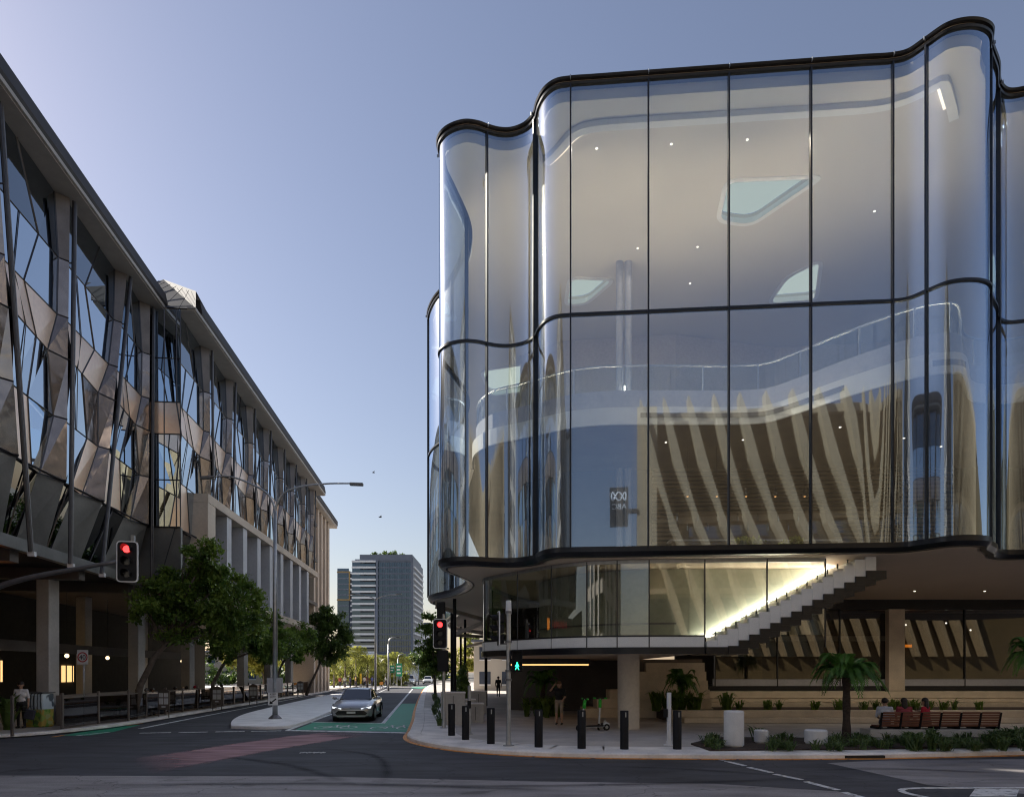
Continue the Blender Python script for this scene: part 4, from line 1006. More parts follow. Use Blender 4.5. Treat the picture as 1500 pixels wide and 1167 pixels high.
def tree(name, label, base, trunk, lobes, leaves, size, m, seed, rad=.13, group=None):
    """base point, trunk polyline, crown lobes [(centre, radii)]"""
    rnd = random.Random(seed)
    t = thing(name, label, 'tree', base, world=True, group=group)
    mb = MB(); n = len(trunk)
    mb.tube(trunk, [rad*(1-.45*i/(n-1)) for i in range(n)], 8)
    top = Vector(trunk[-1]); mid = Vector(trunk[max(0, n-2)])
    for c_, r_ in lobes:
        c_ = Vector(c_); st = mid.lerp(top, rnd.uniform(.2, 1))
        b1 = st.lerp(c_, .5)+Vector((rnd.uniform(-.25, .25), rnd.uniform(-.25, .25), rnd.uniform(-.1, .3)))
        mb.tube([st, b1, c_], [rad*.5, rad*.34, rad*.14], 6)
        for _ in range(4):
            e = c_+Vector((rnd.uniform(-.7, .7)*r_[0], rnd.uniform(-.7, .7)*r_[1], rnd.uniform(-.4, .8)*r_[2]))
            mb.tube([b1.lerp(c_, .6), (b1.lerp(c_, .6)+e)/2+Vector((0, 0, .1)), e], [rad*.2, rad*.13, rad*.05], 5)
    mb.build('trunk', 'bark', t, smooth=True)
    leaf_cloud(lobes, leaves, size, rnd).build('crown', m, t)
    return t
def lob(L, Y, dy=.75, js=1):
    out = []
    for i, (x, y, r_, *o) in enumerate(L):
        yy = Y+(o[0] if o else 0); c_ = at(x, y, yy); k = r_*yy/1000; out.append((tuple(c_), (k, k*dy+.2, k*.82)))
    return out
tree('fig_tree', 'large dark green fig tree with a leaning trunk behind the left footpath fence', (-16.7, 30.2, .12), [(-16.75, 30.2, .1), (-16.5, 30.3, 1.6), (-15.9, 30.4, 2.9), (-15.0, 30.6, 4.0)],
     lob([(300, 815, 34), (268, 842, 30, .8), (330, 845, 32, .5), (232, 872, 36), (215, 892, 24, -.6), (285, 880, 44, .5), (340, 890, 42), (365, 870, 22, .6), (270, 915, 36), (325, 925, 34, -.4), (300, 850, 36, 1.4), (245, 900, 30, 1), (355, 915, 28, .9)], 30.6), 17000, .22, 'leaf', 3, .17)
tree('street_tree', 'dark spreading tree over the outdoor cafe seating, behind the median lamp post', (-16.9, 39, .12), [(-17.0, 39, .1), (-17.1, 39, 1.5), (-16.6, 39.2, 2.6), (-16.0, 39.4, 3.4)],
     lob([(350, 930, 34), (385, 945, 28, 1), (325, 948, 24, -.8), (410, 938, 26, 3), (365, 905, 24, 2), (395, 918, 24, 2.5)], 39.4), 9000, .24, 'leaf', 5, .14)
tree('street_tree', 'smaller tree with several thin stems beside the far cafe fence', (-17.9, 50, .12), [(-17.8, 50, .1), (-17.3, 50, 1.2), (-17.1, 50.3, 2.4), (-16.9, 50.4, 3.0)],
     lob([(420, 945, 24), (440, 930, 22, 2), (400, 955, 18, -1), (430, 962, 16, 1)], 50), 3500, .27, 'leaf', 6, .12)
tree('street_tree', 'rounded green tree at the end of the left building, below the beige piers', (-18.6, 62, .12), [(-18.7, 62, .1), (-18.2, 62, 1.3), (-17.6, 62, 2.6), (-17.2, 62, 3.8)],
     lob([(487, 900, 17), (470, 915, 22), (498, 922, 18, .8), (460, 938, 24, -.6), (490, 945, 22), (505, 935, 12, .5), (475, 895, 12, 1), (478, 962, 18)], 62), 9000, .30, 'leaf_mid', 8, .15)
tree('street_tree', 'dark tree hanging over the right kerb behind the red signal', (-6.6, 58, .12), [(-6.5, 58, .1), (-6.6, 58, 2), (-6.7, 58, 3.6), (-6.8, 58, 4.8)],
     lob([(634, 925, 18), (624, 945, 16), (640, 955, 20, .5), (622, 920, 10), (632, 900, 12, .6), (628, 968, 16), (645, 975, 18, -.5)], 58), 4200, .28, 'leaf', 9, .13)
tree('street_tree', 'sunlit green tree showing through the passage beside the theatre', (-6.5, 92, .12), [(-6.0, 92, .1), (-6.0, 92, 3), (-5.8, 92, 4)],
     lob([(684, 960, 22), (694, 975, 18), (675, 980, 18), (690, 940, 20)], 92), 2500, .42, 'leaf_pale', 10, .13)
for i, (x, y, r_, Y, lab) in enumerate(((352, 962, 22, 75, 'leftmost'), (385, 972, 17, 80, 'second from left'), (425, 958, 24, 84, 'third from left'), (458, 972, 17, 88, 'rightmost'))):
    b = at(x, 1000, Y)
    tree('garden_tree', 'sunlit yellow green tree beyond the open undercroft, %s of four' % lab, (b.x, Y, 0), [(b.x, Y, 0), (b.x+.1, Y, 1.5), (b.x, Y, 2.4)], lob([(x, y, r_), (x+r_*.7, y+6, r_*.7), (x-r_*.7, y+4, r_*.7), (x, y-r_*.6, r_*.6)], Y), 1800, .42, 'leaf_pale', 20+i, .12, 'sunlit trees beyond the undercroft')

def frond(mb, base, az, L, rise, droop, nl=16, lw=.5, wl=.05, rnd=random):
    """arched rib with pairs of leaflets"""
    pts = []; b = Vector(base); h = Vector((math.cos(az), math.sin(az), 0)); side = Vector((-h.y, h.x, 0))
    for i in range(nl+1):
        t = i/nl; pts.append(b+h*L*t*(1-.12*t)+Vector((0, 0, rise*math.sin(t*1.6)-droop*t*t*t)))
    mb.tube([pts[0], pts[nl//3], pts[2*nl//3], pts[nl]], [.022*L/1.5, .016*L/1.5, .01*L/1.5, .004], 4)
    for i in range(2, nl+1):
        t = i/nl; p = pts[i]; tg = (pts[i]-pts[i-1]).normalized(); ll = lw*math.sin((.10+.82*t)*math.pi)**.7*rnd.uniform(.85, 1.1)
        for s_ in (-1, 1):
            d = (side*s_*.85+tg*.55+Vector((0, 0, -.18-.25*t))).normalized(); o = len(mb.v)
            mb.v += [tuple(p-tg*wl), tuple(p+d*ll*.5+tg*wl*.9), tuple(p+d*ll), tuple(p+d*ll*.5-tg*wl*.9)]
            mb.f += [(o, o+1, o+2), (o, o+2, o+3)]
def tree_fern(label, base, h, L, nf, seed):
    rnd = random.Random(seed); t = thing('tree_fern', label, 'tree fern', base)
    mb = MB(); pr = []
    for i in range(13):
        z = h*i/12; pr.append((.15-.045*min(1, i/5)+rnd.uniform(-.012, .012)+(.03 if i > 10 else 0), z))
    mb.lathe(pr, (0, 0, 0), 12); mb.build('trunk', 'bark_dark', t, smooth=True)
    for i in range(nf):
        fb = MB(); az = i*2.399+rnd.uniform(-.2, .2); up = rnd.random()
        frond(fb, (0, 0, h-.03), az, L*rnd.uniform(.85, 1.12)*(1-.25*up), .34+.75*up, .88-.35*up, 24, .34, .048, rnd)
        fb.build('frond', 'leaf_fern', t)
    return t
b = gp(1240, 1083, .13); tree_fern('tree fern with dark shaggy trunk standing in the kerbside garden bed', (b[0], b[1], .12), 1.92, 1.22, 32, 4)
tree_fern('tree fern cut by the right edge of the picture', (16.6, 21.6, .12), 2.5, 1.1, 20, 5)
tree_fern('shaded tree fern beneath the glazed stair, beside the planter wall', (7.5, 30.2, .5), 1.1, 1.0, 18, 6)
tree_fern('shaded tree fern behind the woman in the dark entry', (1.5, 33.2, .12), 1.5, 1.1, 18, 7)

def palm(label, loc, h, L, nf, seed, m='leaf_pale', group=None):
    rnd = random.Random(seed); t = thing('palm_tree', label, 'palm', loc, group=group)
    MB().tube([(0, 0, 0), (.06, 0, h*.5), (.02, .05, h)], [.17, .13, .11], 8).build('trunk', 'bark', t, smooth=True)
    fb = MB()
    for i in range(nf):
        az = i*2.399; up = rnd.random(); frond(fb, (.02, .05, h), az, L*rnd.uniform(.8, 1.1)*(1-.3*up), .5+1.7*up, 2.6-.9*up, 14, .75, .10, rnd)
    fb.build('crown', m, t)
    return t
pl = [(489, 963, 92), (505, 958, 96), (521, 955, 100), (538, 966, 97), (552, 972, 108), (566, 965, 112), (578, 962, 118), (590, 966, 122), (474, 972, 86), (512, 972, 110), (532, 968, 120), (600, 974, 150)]
names = ['broad', 'tall', 'tallest', 'short', 'pale', 'leafy', 'feathery', 'slender', 'low', 'half hidden', 'small', 'farthest']
for i, (x, y, Y) in enumerate(pl):
    c_ = at(x, y, Y); palm('%s yellow green palm of the sunny plaza at the end of the street' % names[i], (c_.x, Y, 0), c_.z-.5, 3.0, 30, 40+i, 'leaf_pale', 'palms at the end of the street')

def spiky(name, label, loc, n, h, spread, m, seed, wd=.03, group=None, cat='plant'):
    rnd = random.Random(seed); mb = MB()
    for i in range(n):
        a = rnd.uniform(0, 6.283); L = h*rnd.uniform(.6, 1.1); s_ = spread*rnd.uniform(.3, 1); d = Vector((math.cos(a), math.sin(a), 0)); e = Vector((-d.y, d.x, 0))*wd
        bx_ = Vector((rnd.gauss(0, .05), rnd.gauss(0, .05), 0)); p1 = bx_+d*s_*.45+Vector((0, 0, L*.8)); p2 = bx_+d*s_+Vector((0, 0, L*rnd.uniform(.6, 1.0)))
        o = len(mb.v); mb.v += [tuple(bx_-e*.6), tuple(bx_+e*.6), tuple(p1+e), tuple(p1-e), tuple(p2)]
        mb.f += [(o, o+1, o+2, o+3), (o+3, o+2, o+4)]
    o = mb.build(name, m); o.location = loc
    return tag(o, label, cat, group)
# kerbside garden bed with mulch
bed = [gp(1012, 1090, .12), gp(1040, 1100, .12), (6.6, 18.05), (9.25, 18.2), (13.6, 18.95), (22, 20.4), (22, 22.6), (15, 21.9), gp(1300, 1085, .12), gp(1150, 1081, .12), gp(1050, 1081, .12)]
struct(MB().prism(bed, .10, .165).build('garden_bed', 'soil'))
rp = random.Random(21)
k = 0
spots = []
while len(spots) < 110:
    x = rp.uniform(1030, 1520); y = rp.uniform(1084, 1099)
    if any(abs(x-a) < r_ for a, r_ in ((1075, 18), (1115, 14), (1195, 20), (1240, 8))): 
        if rp.random() < .8: continue
    spots.append((x, y))
for x, y in spots:
    b = gp(x, y, .16); big = 1 if (1330 < x < 1375 or x > 1450 or 1095 < x < 1110) else 0
    spiky('bedding_plant', 'low spiky green plant in the mulched kerbside bed', (b[0], b[1], .15), 30, .27+.20*big+rp.uniform(-.09, .09), .42+.08*big, 'leaf_bed', rp.randrange(9999), .014+.012*big, 'plants in the kerbside bed')
for i in range(26):
    x = rp.uniform(9.5, 22); y = rp.uniform(29, 31.5)
    spiky('planter_shrub', 'low dark plant in the raised planter behind the bench', (x, y, .48), 22, .55, .5, 'leaf', rp.randrange(9999), .03, 'plants in the raised planter')
for i in range(10):
    spiky('entry_plant', 'dark leafy plant in the shaded bed by the theatre entry', (rp.uniform(.6, 2.6), rp.uniform(31.0, 34.5), .12), 28, 1.0, .6, 'leaf', rp.randrange(9999), .05, 'plants in the shaded entry bed')
for i in range(9):
    spiky('entry_plant', 'dark leafy plant below the stair soffit', (rp.uniform(6.4, 9.4), rp.uniform(29, 31.5), .45), 28, 1.0, .7, 'leaf', rp.randrange(9999), .05, 'plants below the stair')
for x, z, w_ in ((8.0, 6.42, .55), (9.3, 6.40, .3)):
    o = leaf_cloud([((x, 22.6, z+.12), (w_, .2, .16))], 500, .12, rp).build('window_plant', 'leaf_pale')
    tag(o, 'yellow green %s plant standing inside the lower edge of the glass' % ('bushy' if w_ > .4 else 'small'), 'plant')
# verge planting at the right kerb
for i in range(14):
    Y = 26.5+i*2.3; xk = -3.75-(Y-26)*.118
    spiky('verge_plant', 'low dark plant in the narrow verge beside the right kerb', (xk+.95+rp.uniform(-.1, .2), Y, .12), 20, .45, .4, 'leaf_bed', rp.randrange(9999), .03, 'plants in the right verge')
vines = []
for i in range(5):
    Y = 36+i*5; c_ = (-2.6-(i*.35), Y, 1.3)
    o = leaf_cloud([(c_, (.4, .9, 1.3))], 700, .2, rp).build('climbing_plant', 'leaf'); tag(o, 'dark climber beside the black posts, %s from the corner' % ('nearest', 'second', 'third', 'fourth', 'fifth')[i], 'plant', 'climbers by the right footpath')
# broad leaf plant at the far left edge
spiky('corner_plant', 'broad leaved plant at the left edge behind the walking person', (-18.2, 24.6, .12), 30, 1.3, .8, 'leaf_mid', 77, .09)
# ------------------------------------------------------------------ street furniture
def signal_head(name_par, c, rz, red=True, border='sign_white', lit='red_lamp', k=1.0, side=False):
    """backing board with border, three hooded lenses; faces -Y before rz"""
    def P(x, y, z): 
        q = Matrix.Rotation(rz, 3, 'Z') @ Vector((x*k, y*k, z*k)); return Vector(c)+q
    def rr(w_, h, r_, y):
        pts = rounded([(-w_, -h), (w_, -h), (w_, h), (-w_, h)], r_, 4); return [P(x, y, z) for x, z in pts]
    par = name_par
    a = rr(.29, .60, .12, 0); b = rr(.29, .60, .12, .04)
    n = len(a)
    o = MB().add(a+b, [tuple(range(n)), tuple(range(2*n-1, n-1, -1))]+[(i, n+i, n+(i+1) % n, (i+1) % n) for i in range(n)]).build('backing_board', border, par)
    a = rr(.258, .568, .10, -.006); MB().add(a, [tuple(range(n))]).build('board_face', 'black', o)
    for i, z in enumerate((.36, 0, -.36)):
        q = [P(.105*math.cos(t), -.035, z+.105*math.sin(t)) for t in [j*2*math.pi/18 for j in range(18)]]
        MB().add(q, [tuple(range(18))]).build('lens', lit if (i == 0 and red) else 'lens_off', par)
        vs = []
        for j in range(13):
            t = R(-30)+j*R(240)/12
            for rr_, y in ((.125, -.01), (.125, -.30+.09*(1-math.sin(t))), (.117, -.30+.09*(1-math.sin(t))), (.117, -.01)): vs.append(P(rr_*math.cos(t), y, z+rr_*math.sin(t)))
        MB().add(vs, [(j*4+m_, j*4+(m_+1) % 4, (j+1)*4+(m_+1) % 4, (j+1)*4+m_) for j in range(12) for m_ in range(4)]).build('visor', 'black', par, smooth=False)
        d = P(0, .12, z); MB().box(d, (.26*k, .16*k, .30*k), rz).build('housing', 'black', par, bevel=.02)
M['warm_globe'] = emis('warm_globe', (1, .74, .42), 1.2)
M['lens_off'] = mat('lens_off', (.02, .018, .018), .2, var=.1)
def ped_head(par, c, rz=0, green=False):
    MB().box(c, (.30, .22, .62), rz).build('pedestrian_box', 'black', par, bevel=.02)
    for z in (.15, -.15):
        MB().box((c[0], c[1]-.17, c[2]+z+.125), (.27, .16, .015), rz).build('visor', 'black', par)
        for s_ in (-1, 1): MB().box((c[0]+s_*.13, c[1]-.17, c[2]+z+.01), (.012, .14, .22), rz).build('visor', 'black', par)
    if green:
        man = MB(); y = c[1]-.114; q = lambda pts: man.add([(c[0]+x, y, c[2]-.15+z) for x, z in pts], [tuple(range(len(pts)))])
        q([(.022*math.cos(t*math.pi/5), .088+.022*math.sin(t*math.pi/5)) for t in range(10)])
        q([(-.022, .06), (-.026, -.015), (.022, -.015), (.026, .06)]); q([(-.022, .055), (-.062, -.005), (-.045, -.012), (-.015, .03)]); q([(.022, .055), (.06, .0), (.045, -.012), (.012, .03)])
        q([(-.024, -.015), (-.062, -.10), (-.038, -.105), (.0, -.015)]); q([(.0, -.015), (.035, -.105), (.06, -.1), (.022, -.015)])
        man.build('walking_figure', 'green_lamp', par)
def pole(par, x, y, z0, z1, r_, m='steel', base=True):
    MB().lathe([(r_, z0), (r_, z1)], (x, y, 0), 14).build('pole', m, par, smooth=True, autos=40)
    if base:
        MB().lathe([(r_*2.4, z0), (r_*2.4, z0+.03), (r_*1.3, z0+.035), (r_*1.25, z0+.12)], (x, y, 0), 16).build('base_plate', m, par)
# 1 mast arm signal, left
t = thing('mast_arm_signal', 'red traffic signal with white border hung on a curved grey mast arm', 'traffic light', (-16.2, 20, .12), world=True)
arm = [(-16.2, 20, .12), (-16.2, 20, 3.2), (-15.9, 20, 4.05), (-15.2, 20, 4.62), (-14.2, 20, 4.95), (-12.9, 20, 5.20), (-11.52, 20, 5.44)]
ac, _ = crom([(a, c_) for a, b, c_ in arm], 5)
MB().tube([(a, 20, c_) for a, c_ in ac], [.115-.055*i/(len(ac)-1) for i in range(len(ac))], 12).build('mast_arm', 'steel_dark', t, smooth=True)
MB().lathe([(.24, .12), (.24, .16), (.15, .17)], (-16.2, 20, 0), 14).build('base_plate', 'steel_dark', t)
signal_head(t, (-11.22, 19.9, 5.42), R(12))
MB().box((-11.1, 20.0, 6.1), (.09, .09, .2)).build('bracket', 'steel', t)
# 2 signal at the right kerb
b = gp(650, 1066, .12)
t = thing('traffic_signal', 'post with a red signal in a white bordered board beside the right kerb', 'traffic light', (b[0], b[1], .12), world=True)
pole(t, b[0], b[1], .12, 4.35, .06)
signal_head(t, (b[0]-.12, b[1]-.12, 3.62), R(0), k=.92)
MB().box((b[0]-.12, b[1]+.2, 4.45), (.30, .2, .75)).build('rear_housing', 'black', t, bevel=.02)
MB().box((b[0]-.02, b[1]-.12, 2.62), (.40, .25, .78)).build('pedestrian_box', 'black', t, bevel=.03)
# 3 pole in front of the building
b = gp(745, 1092, .12)
t = thing('traffic_signal', 'tall steel post with a side-on black signal and a green walking figure', 'traffic light', (b[0], b[1], .12), world=True)
pole(t, b[0], b[1], .12, 4.0, .065)
MB().lathe([(.08, 3.84), (.085, 3.9), (.075, 4.2), (.06, 4.22)], (b[0], b[1], 0), 12).build('pole_cap', 'sign_white', t, smooth=True, autos=40)
for z in (3.02, 3.85, 2.2, 1.95): MB().lathe([(.095, z), (.095, z+.07)], (b[0], b[1], 0), 14).build('clamp', 'steel_dark', t)
signal_head(t, (b[0]-.30, b[1]+.02, 3.42), R(-82), red=False, border='sign_white', k=.82)
ped_head(t, (b[0]+.24, b[1]-.02, 2.52), 0, True)
MB().box((b[0]-.13, b[1]-.02, 3.0), (.25, .05, .06)).build('bracket', 'steel_dark', t); MB().box((b[0]+.12, b[1], 2.25), (.25, .04, .04)).build('bracket', 'steel_dark', t)
# 4 short posts with push buttons
b = gp(980, 1091, .12)
t = thing('push_button_post', 'short pale steel post with a call button between two dark bollards', 'post', (b[0], b[1], .12), world=True)
pole(t, b[0], b[1], .12, 1.62, .065, 'sign_white'); MB().box((b[0]-.11, b[1]-.04, 1.04), (.12, .10, .24)).build('button_box', 'black', t, bevel=.02)
b = gp(687.5, 1075, .12)
t = thing('push_button_post', 'slim grey post with a call button behind the two leftmost bollards', 'post', (b[0], b[1], .12), world=True)
pole(t, b[0], b[1], .12, 1.75, .055); MB().box((b[0], b[1]-.08, 1.12), (.12, .10, .26)).build('button_box', 'black', t, bevel=.02)
# bollards
def bollard(label, x, y):
    b = gp(x, y, .12); o = MB().lathe([(.115, 0), (.115, 1.03), (.108, 1.045), (.0, 1.05)], (0, 0, 0), 24).build('bollard', 'black', None, smooth=True, autos=40); o.location = (b[0], b[1], .12)
    tag(o, label, 'bollard', 'dark bollards along the corner kerb')
    MB().box((.02, -.113, .94), (.03, .012, .13)).build('reflector', 'steel', o)
for x, y, lab in ((661.5, 1077, 'leftmost dark bollard, overlapped by the next one'), (682, 1083, 'second dark bollard from the left, in front of the grey post'), (719, 1089, 'dark bollard just left of the tall signal post'), (789, 1094, 'dark bollard in front of the woman'), (852, 1096, 'dark bollard in front of the green scooter'), (914.5, 1097, 'dark bollard in front of the round column'), (992, 1097, 'rightmost dark bollard, beside the short pale post')):
    bollard(lab, x, y)
# white concrete drums
for x, y, w_, h, lab in ((1075, 1093, .27, .98, 'tall white concrete cylinder standing in the garden bed'), (1115, 1088, .20, .38, 'small low white concrete seat beside the tall cylinder'), (1195, 1089, .31, .40, 'wide low white concrete seat left of the tree fern')):
    b = gp(x, y, .15); r_ = w_
    o = MB().lathe([(r_-.03, 0), (r_-.03, .035), (r_, .04), (r_, h-.03), (r_-.03, h), (.0, h)], (0, 0, 0), 32).build('concrete_drum', 'white_pot', None, smooth=True, autos=40); o.location = (b[0], b[1], .16); tag(o, lab, 'seat')
# double-arm street lamp on the median
b = gp(403, 1052, .13)
t = thing('street_lamp', 'tall galvanised street lamp with two curved arms on the median island', 'street lamp', (b[0], b[1], .13), world=True)
H = 9.4
MB().tube([(b[0], b[1], .13), (b[0], b[1], 5), (b[0], b[1], H)], [.12, .095, .075], 14).build('pole', 'steel', t, smooth=True)
MB().lathe([(.30, .13), (.30, .16), (.16, .28), (.14, .30)], (b[0], b[1], 0), 8).build('base_plate', 'steel_dark', t)
for s_, (ex, ez) in ((-1, (-3.3, 10.95)), (1, (3.75, 10.65))):
    q = [(0, H-.3), (s_*.02, H+.1), (s_*.35, H+.75), (s_*1.0, H+1.15+(-.1 if s_ > 0 else 0)), (ex*.6, ez-.03), (ex*.88, ez)]
    qc, _ = crom(q, 5)
    MB().tube([(b[0]+x, b[1]+.15*x*s_*.3, z) for x, z in qc], [.055-.02*i/(len(qc)-1) for i in range(len(qc))], 8).build('arm', 'steel', t, smooth=True)
    MB().box((b[0]+ex*.95, b[1]+.3, ez+.0), (.60, .2, .13), 0, 0, R(2*s_)).build('lantern', 'steel_dark', t, bevel=.03)
cb = MB().box((b[0]-.02, b[1]+.02, 1.62), (.66, .2, .66)).build('equipment_box', 'grey_fin', t, bevel=.02)
sgp = MB().box((b[0]-.04, b[1]-.16, 1.02), (.44, .012, .56)).build('keep_left_plate', 'sign_white', t, bevel=.004)
for s_, z in (('KEEP', 1.22), ('LEFT', 1.10)): put_text(s_, .125, (b[0]-.04, b[1]-.172, z), 0, 'ink', sgp)
am = MB(); ax, az = b[0]-.04, .90
def tri(pts): am.add([(ax+x, b[1]-.170, az+z) for x, z in pts], [tuple(range(len(pts)))])
tri([(.16, .10), (.12, .14), (-.08, -.02), (-.04, -.06)]); tri([(-.16, -.12), (-.13, .04), (.01, -.10)])
am.build('arrow', 'ink', sgp)
# speed sign
b = gp(122, 1060, .12)
t = thing('speed_sign', 'speed limit sign reading 40 on a thin pale post on the left footpath', 'sign', (b[0], b[1], .12), world=True)
MB().lathe([(.03, .12), (.03, 3.05)], (b[0]+.02, b[1], 0), 10).build('pole', 'steel', t, smooth=True)
p_ = MB().box((b[0], b[1]-.045, 2.80), (.45, .012, .58)).build('plate', 'sign_white', t, bevel=.01)
rg = MB(); pr = []
for j in range(33):
    a = j*2*math.pi/32
    for r_ in (.205, .158): pr.append((b[0]+r_*math.cos(a), b[1]-.053, 2.80+r_*math.sin(a)))
rg.add(pr, [(j*2, j*2+1, j*2+3, j*2+2) for j in range(32)]); rg.build('ring', 'sign_red', p_)
put_text('40', .27, (b[0], b[1]-.058, 2.79), 0, 'ink', p_)
# mural cabinet
def mural():
    m, nt, bs = _mat('mural'); tc = nt.nodes.new('ShaderNodeTexCoord'); vo = nt.nodes.new('ShaderNodeTexVoronoi'); vo.inputs['Scale'].default_value = 7
    nt.links.new(tc.outputs['Object'], vo.inputs[0]); rp_ = nt.nodes.new('ShaderNodeValToRGB'); cr = rp_.color_ramp; sz = nt.nodes.new('ShaderNodeSeparateXYZ'); nt.links.new(tc.outputs['Object'], sz.inputs[0])
    cr.interpolation = 'CONSTANT'; cols = [(.30, .42, .10), (.16, .34, .06), (.42, .45, .20), (.45, .42, .08), (.10, .2, .06), (.5, .36, .08)]
    cr.elements[0].color = (*cols[0], 1); cr.elements[1].position = .2; cr.elements[1].color = (*cols[1], 1)
    for i, c_ in enumerate(cols[2:]): e = cr.elements.new(.36+.15*i); e.color = (*c_, 1)
    sp_ = nt.nodes.new('ShaderNodeSeparateColor'); nt.links.new(vo.outputs['Color'], sp_.inputs[0]); nt.links.new(sp_.outputs[0], rp_.inputs[0]); 
    wv = nt.nodes.new('ShaderNodeTexWave'); wv.inputs['Scale'].default_value = 2.2; wv.inputs['Distortion'].default_value = 4; nt.links.new(tc.outputs['Object'], wv.inputs[0])
    r2 = nt.nodes.new('ShaderNodeValToRGB'); r2.color_ramp.elements[0].position = .18; r2.color_ramp.elements[0].color = (.10, .13, .15, 1); r2.color_ramp.elements[1].position = .34; r2.color_ramp.elements[1].color = (.62, .72, .76, 1); nt.links.new(wv.outputs[0], r2.inputs[0])
    gt = nt.nodes.new('ShaderNodeMath'); gt.operation = 'GREATER_THAN'; gt.inputs[1].default_value = .68; nt.links.new(sz.outputs[2], gt.inputs[0])
    mxc = nt.nodes.new('ShaderNodeMix'); mxc.data_type = 'RGBA'; nt.links.new(gt.outputs[0], mxc.inputs[0]); nt.links.new(rp_.outputs[0], mxc.inputs[6]); nt.links.new(r2.outputs[0], mxc.inputs[7])
    nt.links.new(mxc.outputs[2], bs.inputs['Base Color']); bs.inputs['Roughness'].default_value = .5
    return m
M['mural'] = mural()
cab = thing('painted_cabinet', 'street cabinet painted with a bright leafy mural behind the walking person', 'cabinet', (-18.0, 26.0, .12), R(-8))
MB().prism([(-.44, -.25), (.36, -.25), (.42, .25), (-.36, .25)], 0, 1.28).build('body', 'mural', cab, bevel=.06)
MB().prism([(-.47, -.28), (.39, -.28), (.45, .28), (-.39, .28)], 1.285, 1.33).build('lid', 'grey_panel', cab, bevel=.02)
MB().box((-.02, -.258, .66), (.02, .012, 1.1)).build('door_seam', 'ink', cab); MB().box((.12, -.262, .7), (.03, .02, .14)).build('handle', 'steel', cab)
# footpath fence: bays of posts with tinted glass panels
FX = [gp(18, 1078, .12), gp(91, 1068, .12), gp(144, 1060, .12), gp(188, 1055.5, .12)]
while FX[-1][1] < 78:
    Y = FX[-1][1]+2.15; FX.append((-16.55-(Y-29.3)*.098, Y))
fence = thing('footpath_fence', 'row of slim bronze posts with dark tinted glass along the left footpath', 'fence', (FX[0][0], FX[0][1], .12), world=True)
for i, (x, y) in enumerate(FX):
    MB().box((x, y, .12+.66), (.075, .075, 1.32)).build('post', 'bronze_mat', fence) if i < 8 else MB().box((x, y, .70), (.12, .10, 1.15)).build('post', 'bronze_mat', fence)
    if i and i+1 < len(FX):
        x2, y2 = FX[i+1]; d = Vector((x2-x, y2-y)); L = d.length-.14; an = math.atan2(d.y, d.x)
        MB().box(((x+x2)/2, (y+y2)/2, .12+.62), (L, .015, 1.0), an).build('glass_panel', 'brown_panel', fence)
        MB().box(((x+x2)/2, (y+y2)/2, .12+1.15), (L+.05, .05, .04), an).build('top_rail', 'bronze_mat', fence)
# menu boards on the fence
def menu(label, x, y, Y):
    c_ = at(x, y, Y); t = thing('menu_board', label, 'sign', (c_.x, Y, .12), R(-8))
    MB().prism(rounded([(-.30, -.02), (.30, -.02), (.30, .02), (-.30, .02)], .01, 1), .35, 1.22).build('panel', 'bronze_mat', t)
    MB().add([(-.30, -.02, 1.22), (.30, -.02, 1.22), (.0, -.02, 1.34), (-.30, .02, 1.22), (.30, .02, 1.22), (0, .02, 1.34)], [(0, 1, 2), (4, 3, 5), (0, 2, 5, 3), (1, 4, 5, 2)]).build('crest', 'bronze_mat', t)
    for x0, x1, z0, z1 in ((-.23, -.02, .93, 1.12), (.02, .23, .93, 1.12), (-.23, -.02, .60, .88), (.02, .23, .60, .88), (-.1, .1, .45, .52)):
        MB().bb(x0, x1, -.03, -.022, z0, z1).build('sheet', 'sign_white', t)
    for s_ in (-.25, .25): MB().bb(s_-.02, s_+.02, -.015, .015, 0, .36).build('leg', 'bronze_mat', t)
menu('cafe menu board with white sheets, nearest to the fig tree', 240, 1028, 31.5)
menu('cafe menu board with white sheets in front of the seated diner', 318, 1020, 37.2)
menu('cafe menu board with white sheets just left of the lamp post', 371, 1012, 43.5)
menu('cafe menu board with white sheets, farthest along the fence', 440, 1002, 58.5)
# cafe tables and chairs
def cafe_chair():
    t = thing('cafe_chair', 'x', 'chair'); MB().bb(-.21, .21, -.21, .21, .43, .46).build('seat', 'timber_dark', t)
    for sx in (-.19, .19):
        for sy in (-.19, .19): MB().bb(sx-.015, sx+.015, sy-.015, sy+.015, 0, .43 if sy < 0 else .86).build('leg', 'ink', t)
    for z in (.56, .68, .80): MB().bb(-.19, .19, .175, .2, z, z+.06).build('back_slat', 'timber_dark', t)
    return t
def cafe_table():
    t = thing('cafe_table', 'x', 'table'); MB().bb(-.36, .36, -.36, .36, .72, .75).build('top', 'timber', t); MB().lathe([(.035, .02), (.035, .72)], (0, 0, 0), 8).build('stem', 'ink', t); MB().lathe([(.24, 0), (.24, .02)], (0, 0, 0), 14).build('base', 'ink', t)
    return t
ch0 = cafe_chair(); tb0 = cafe_table(); first = True; rc = random.Random(5)
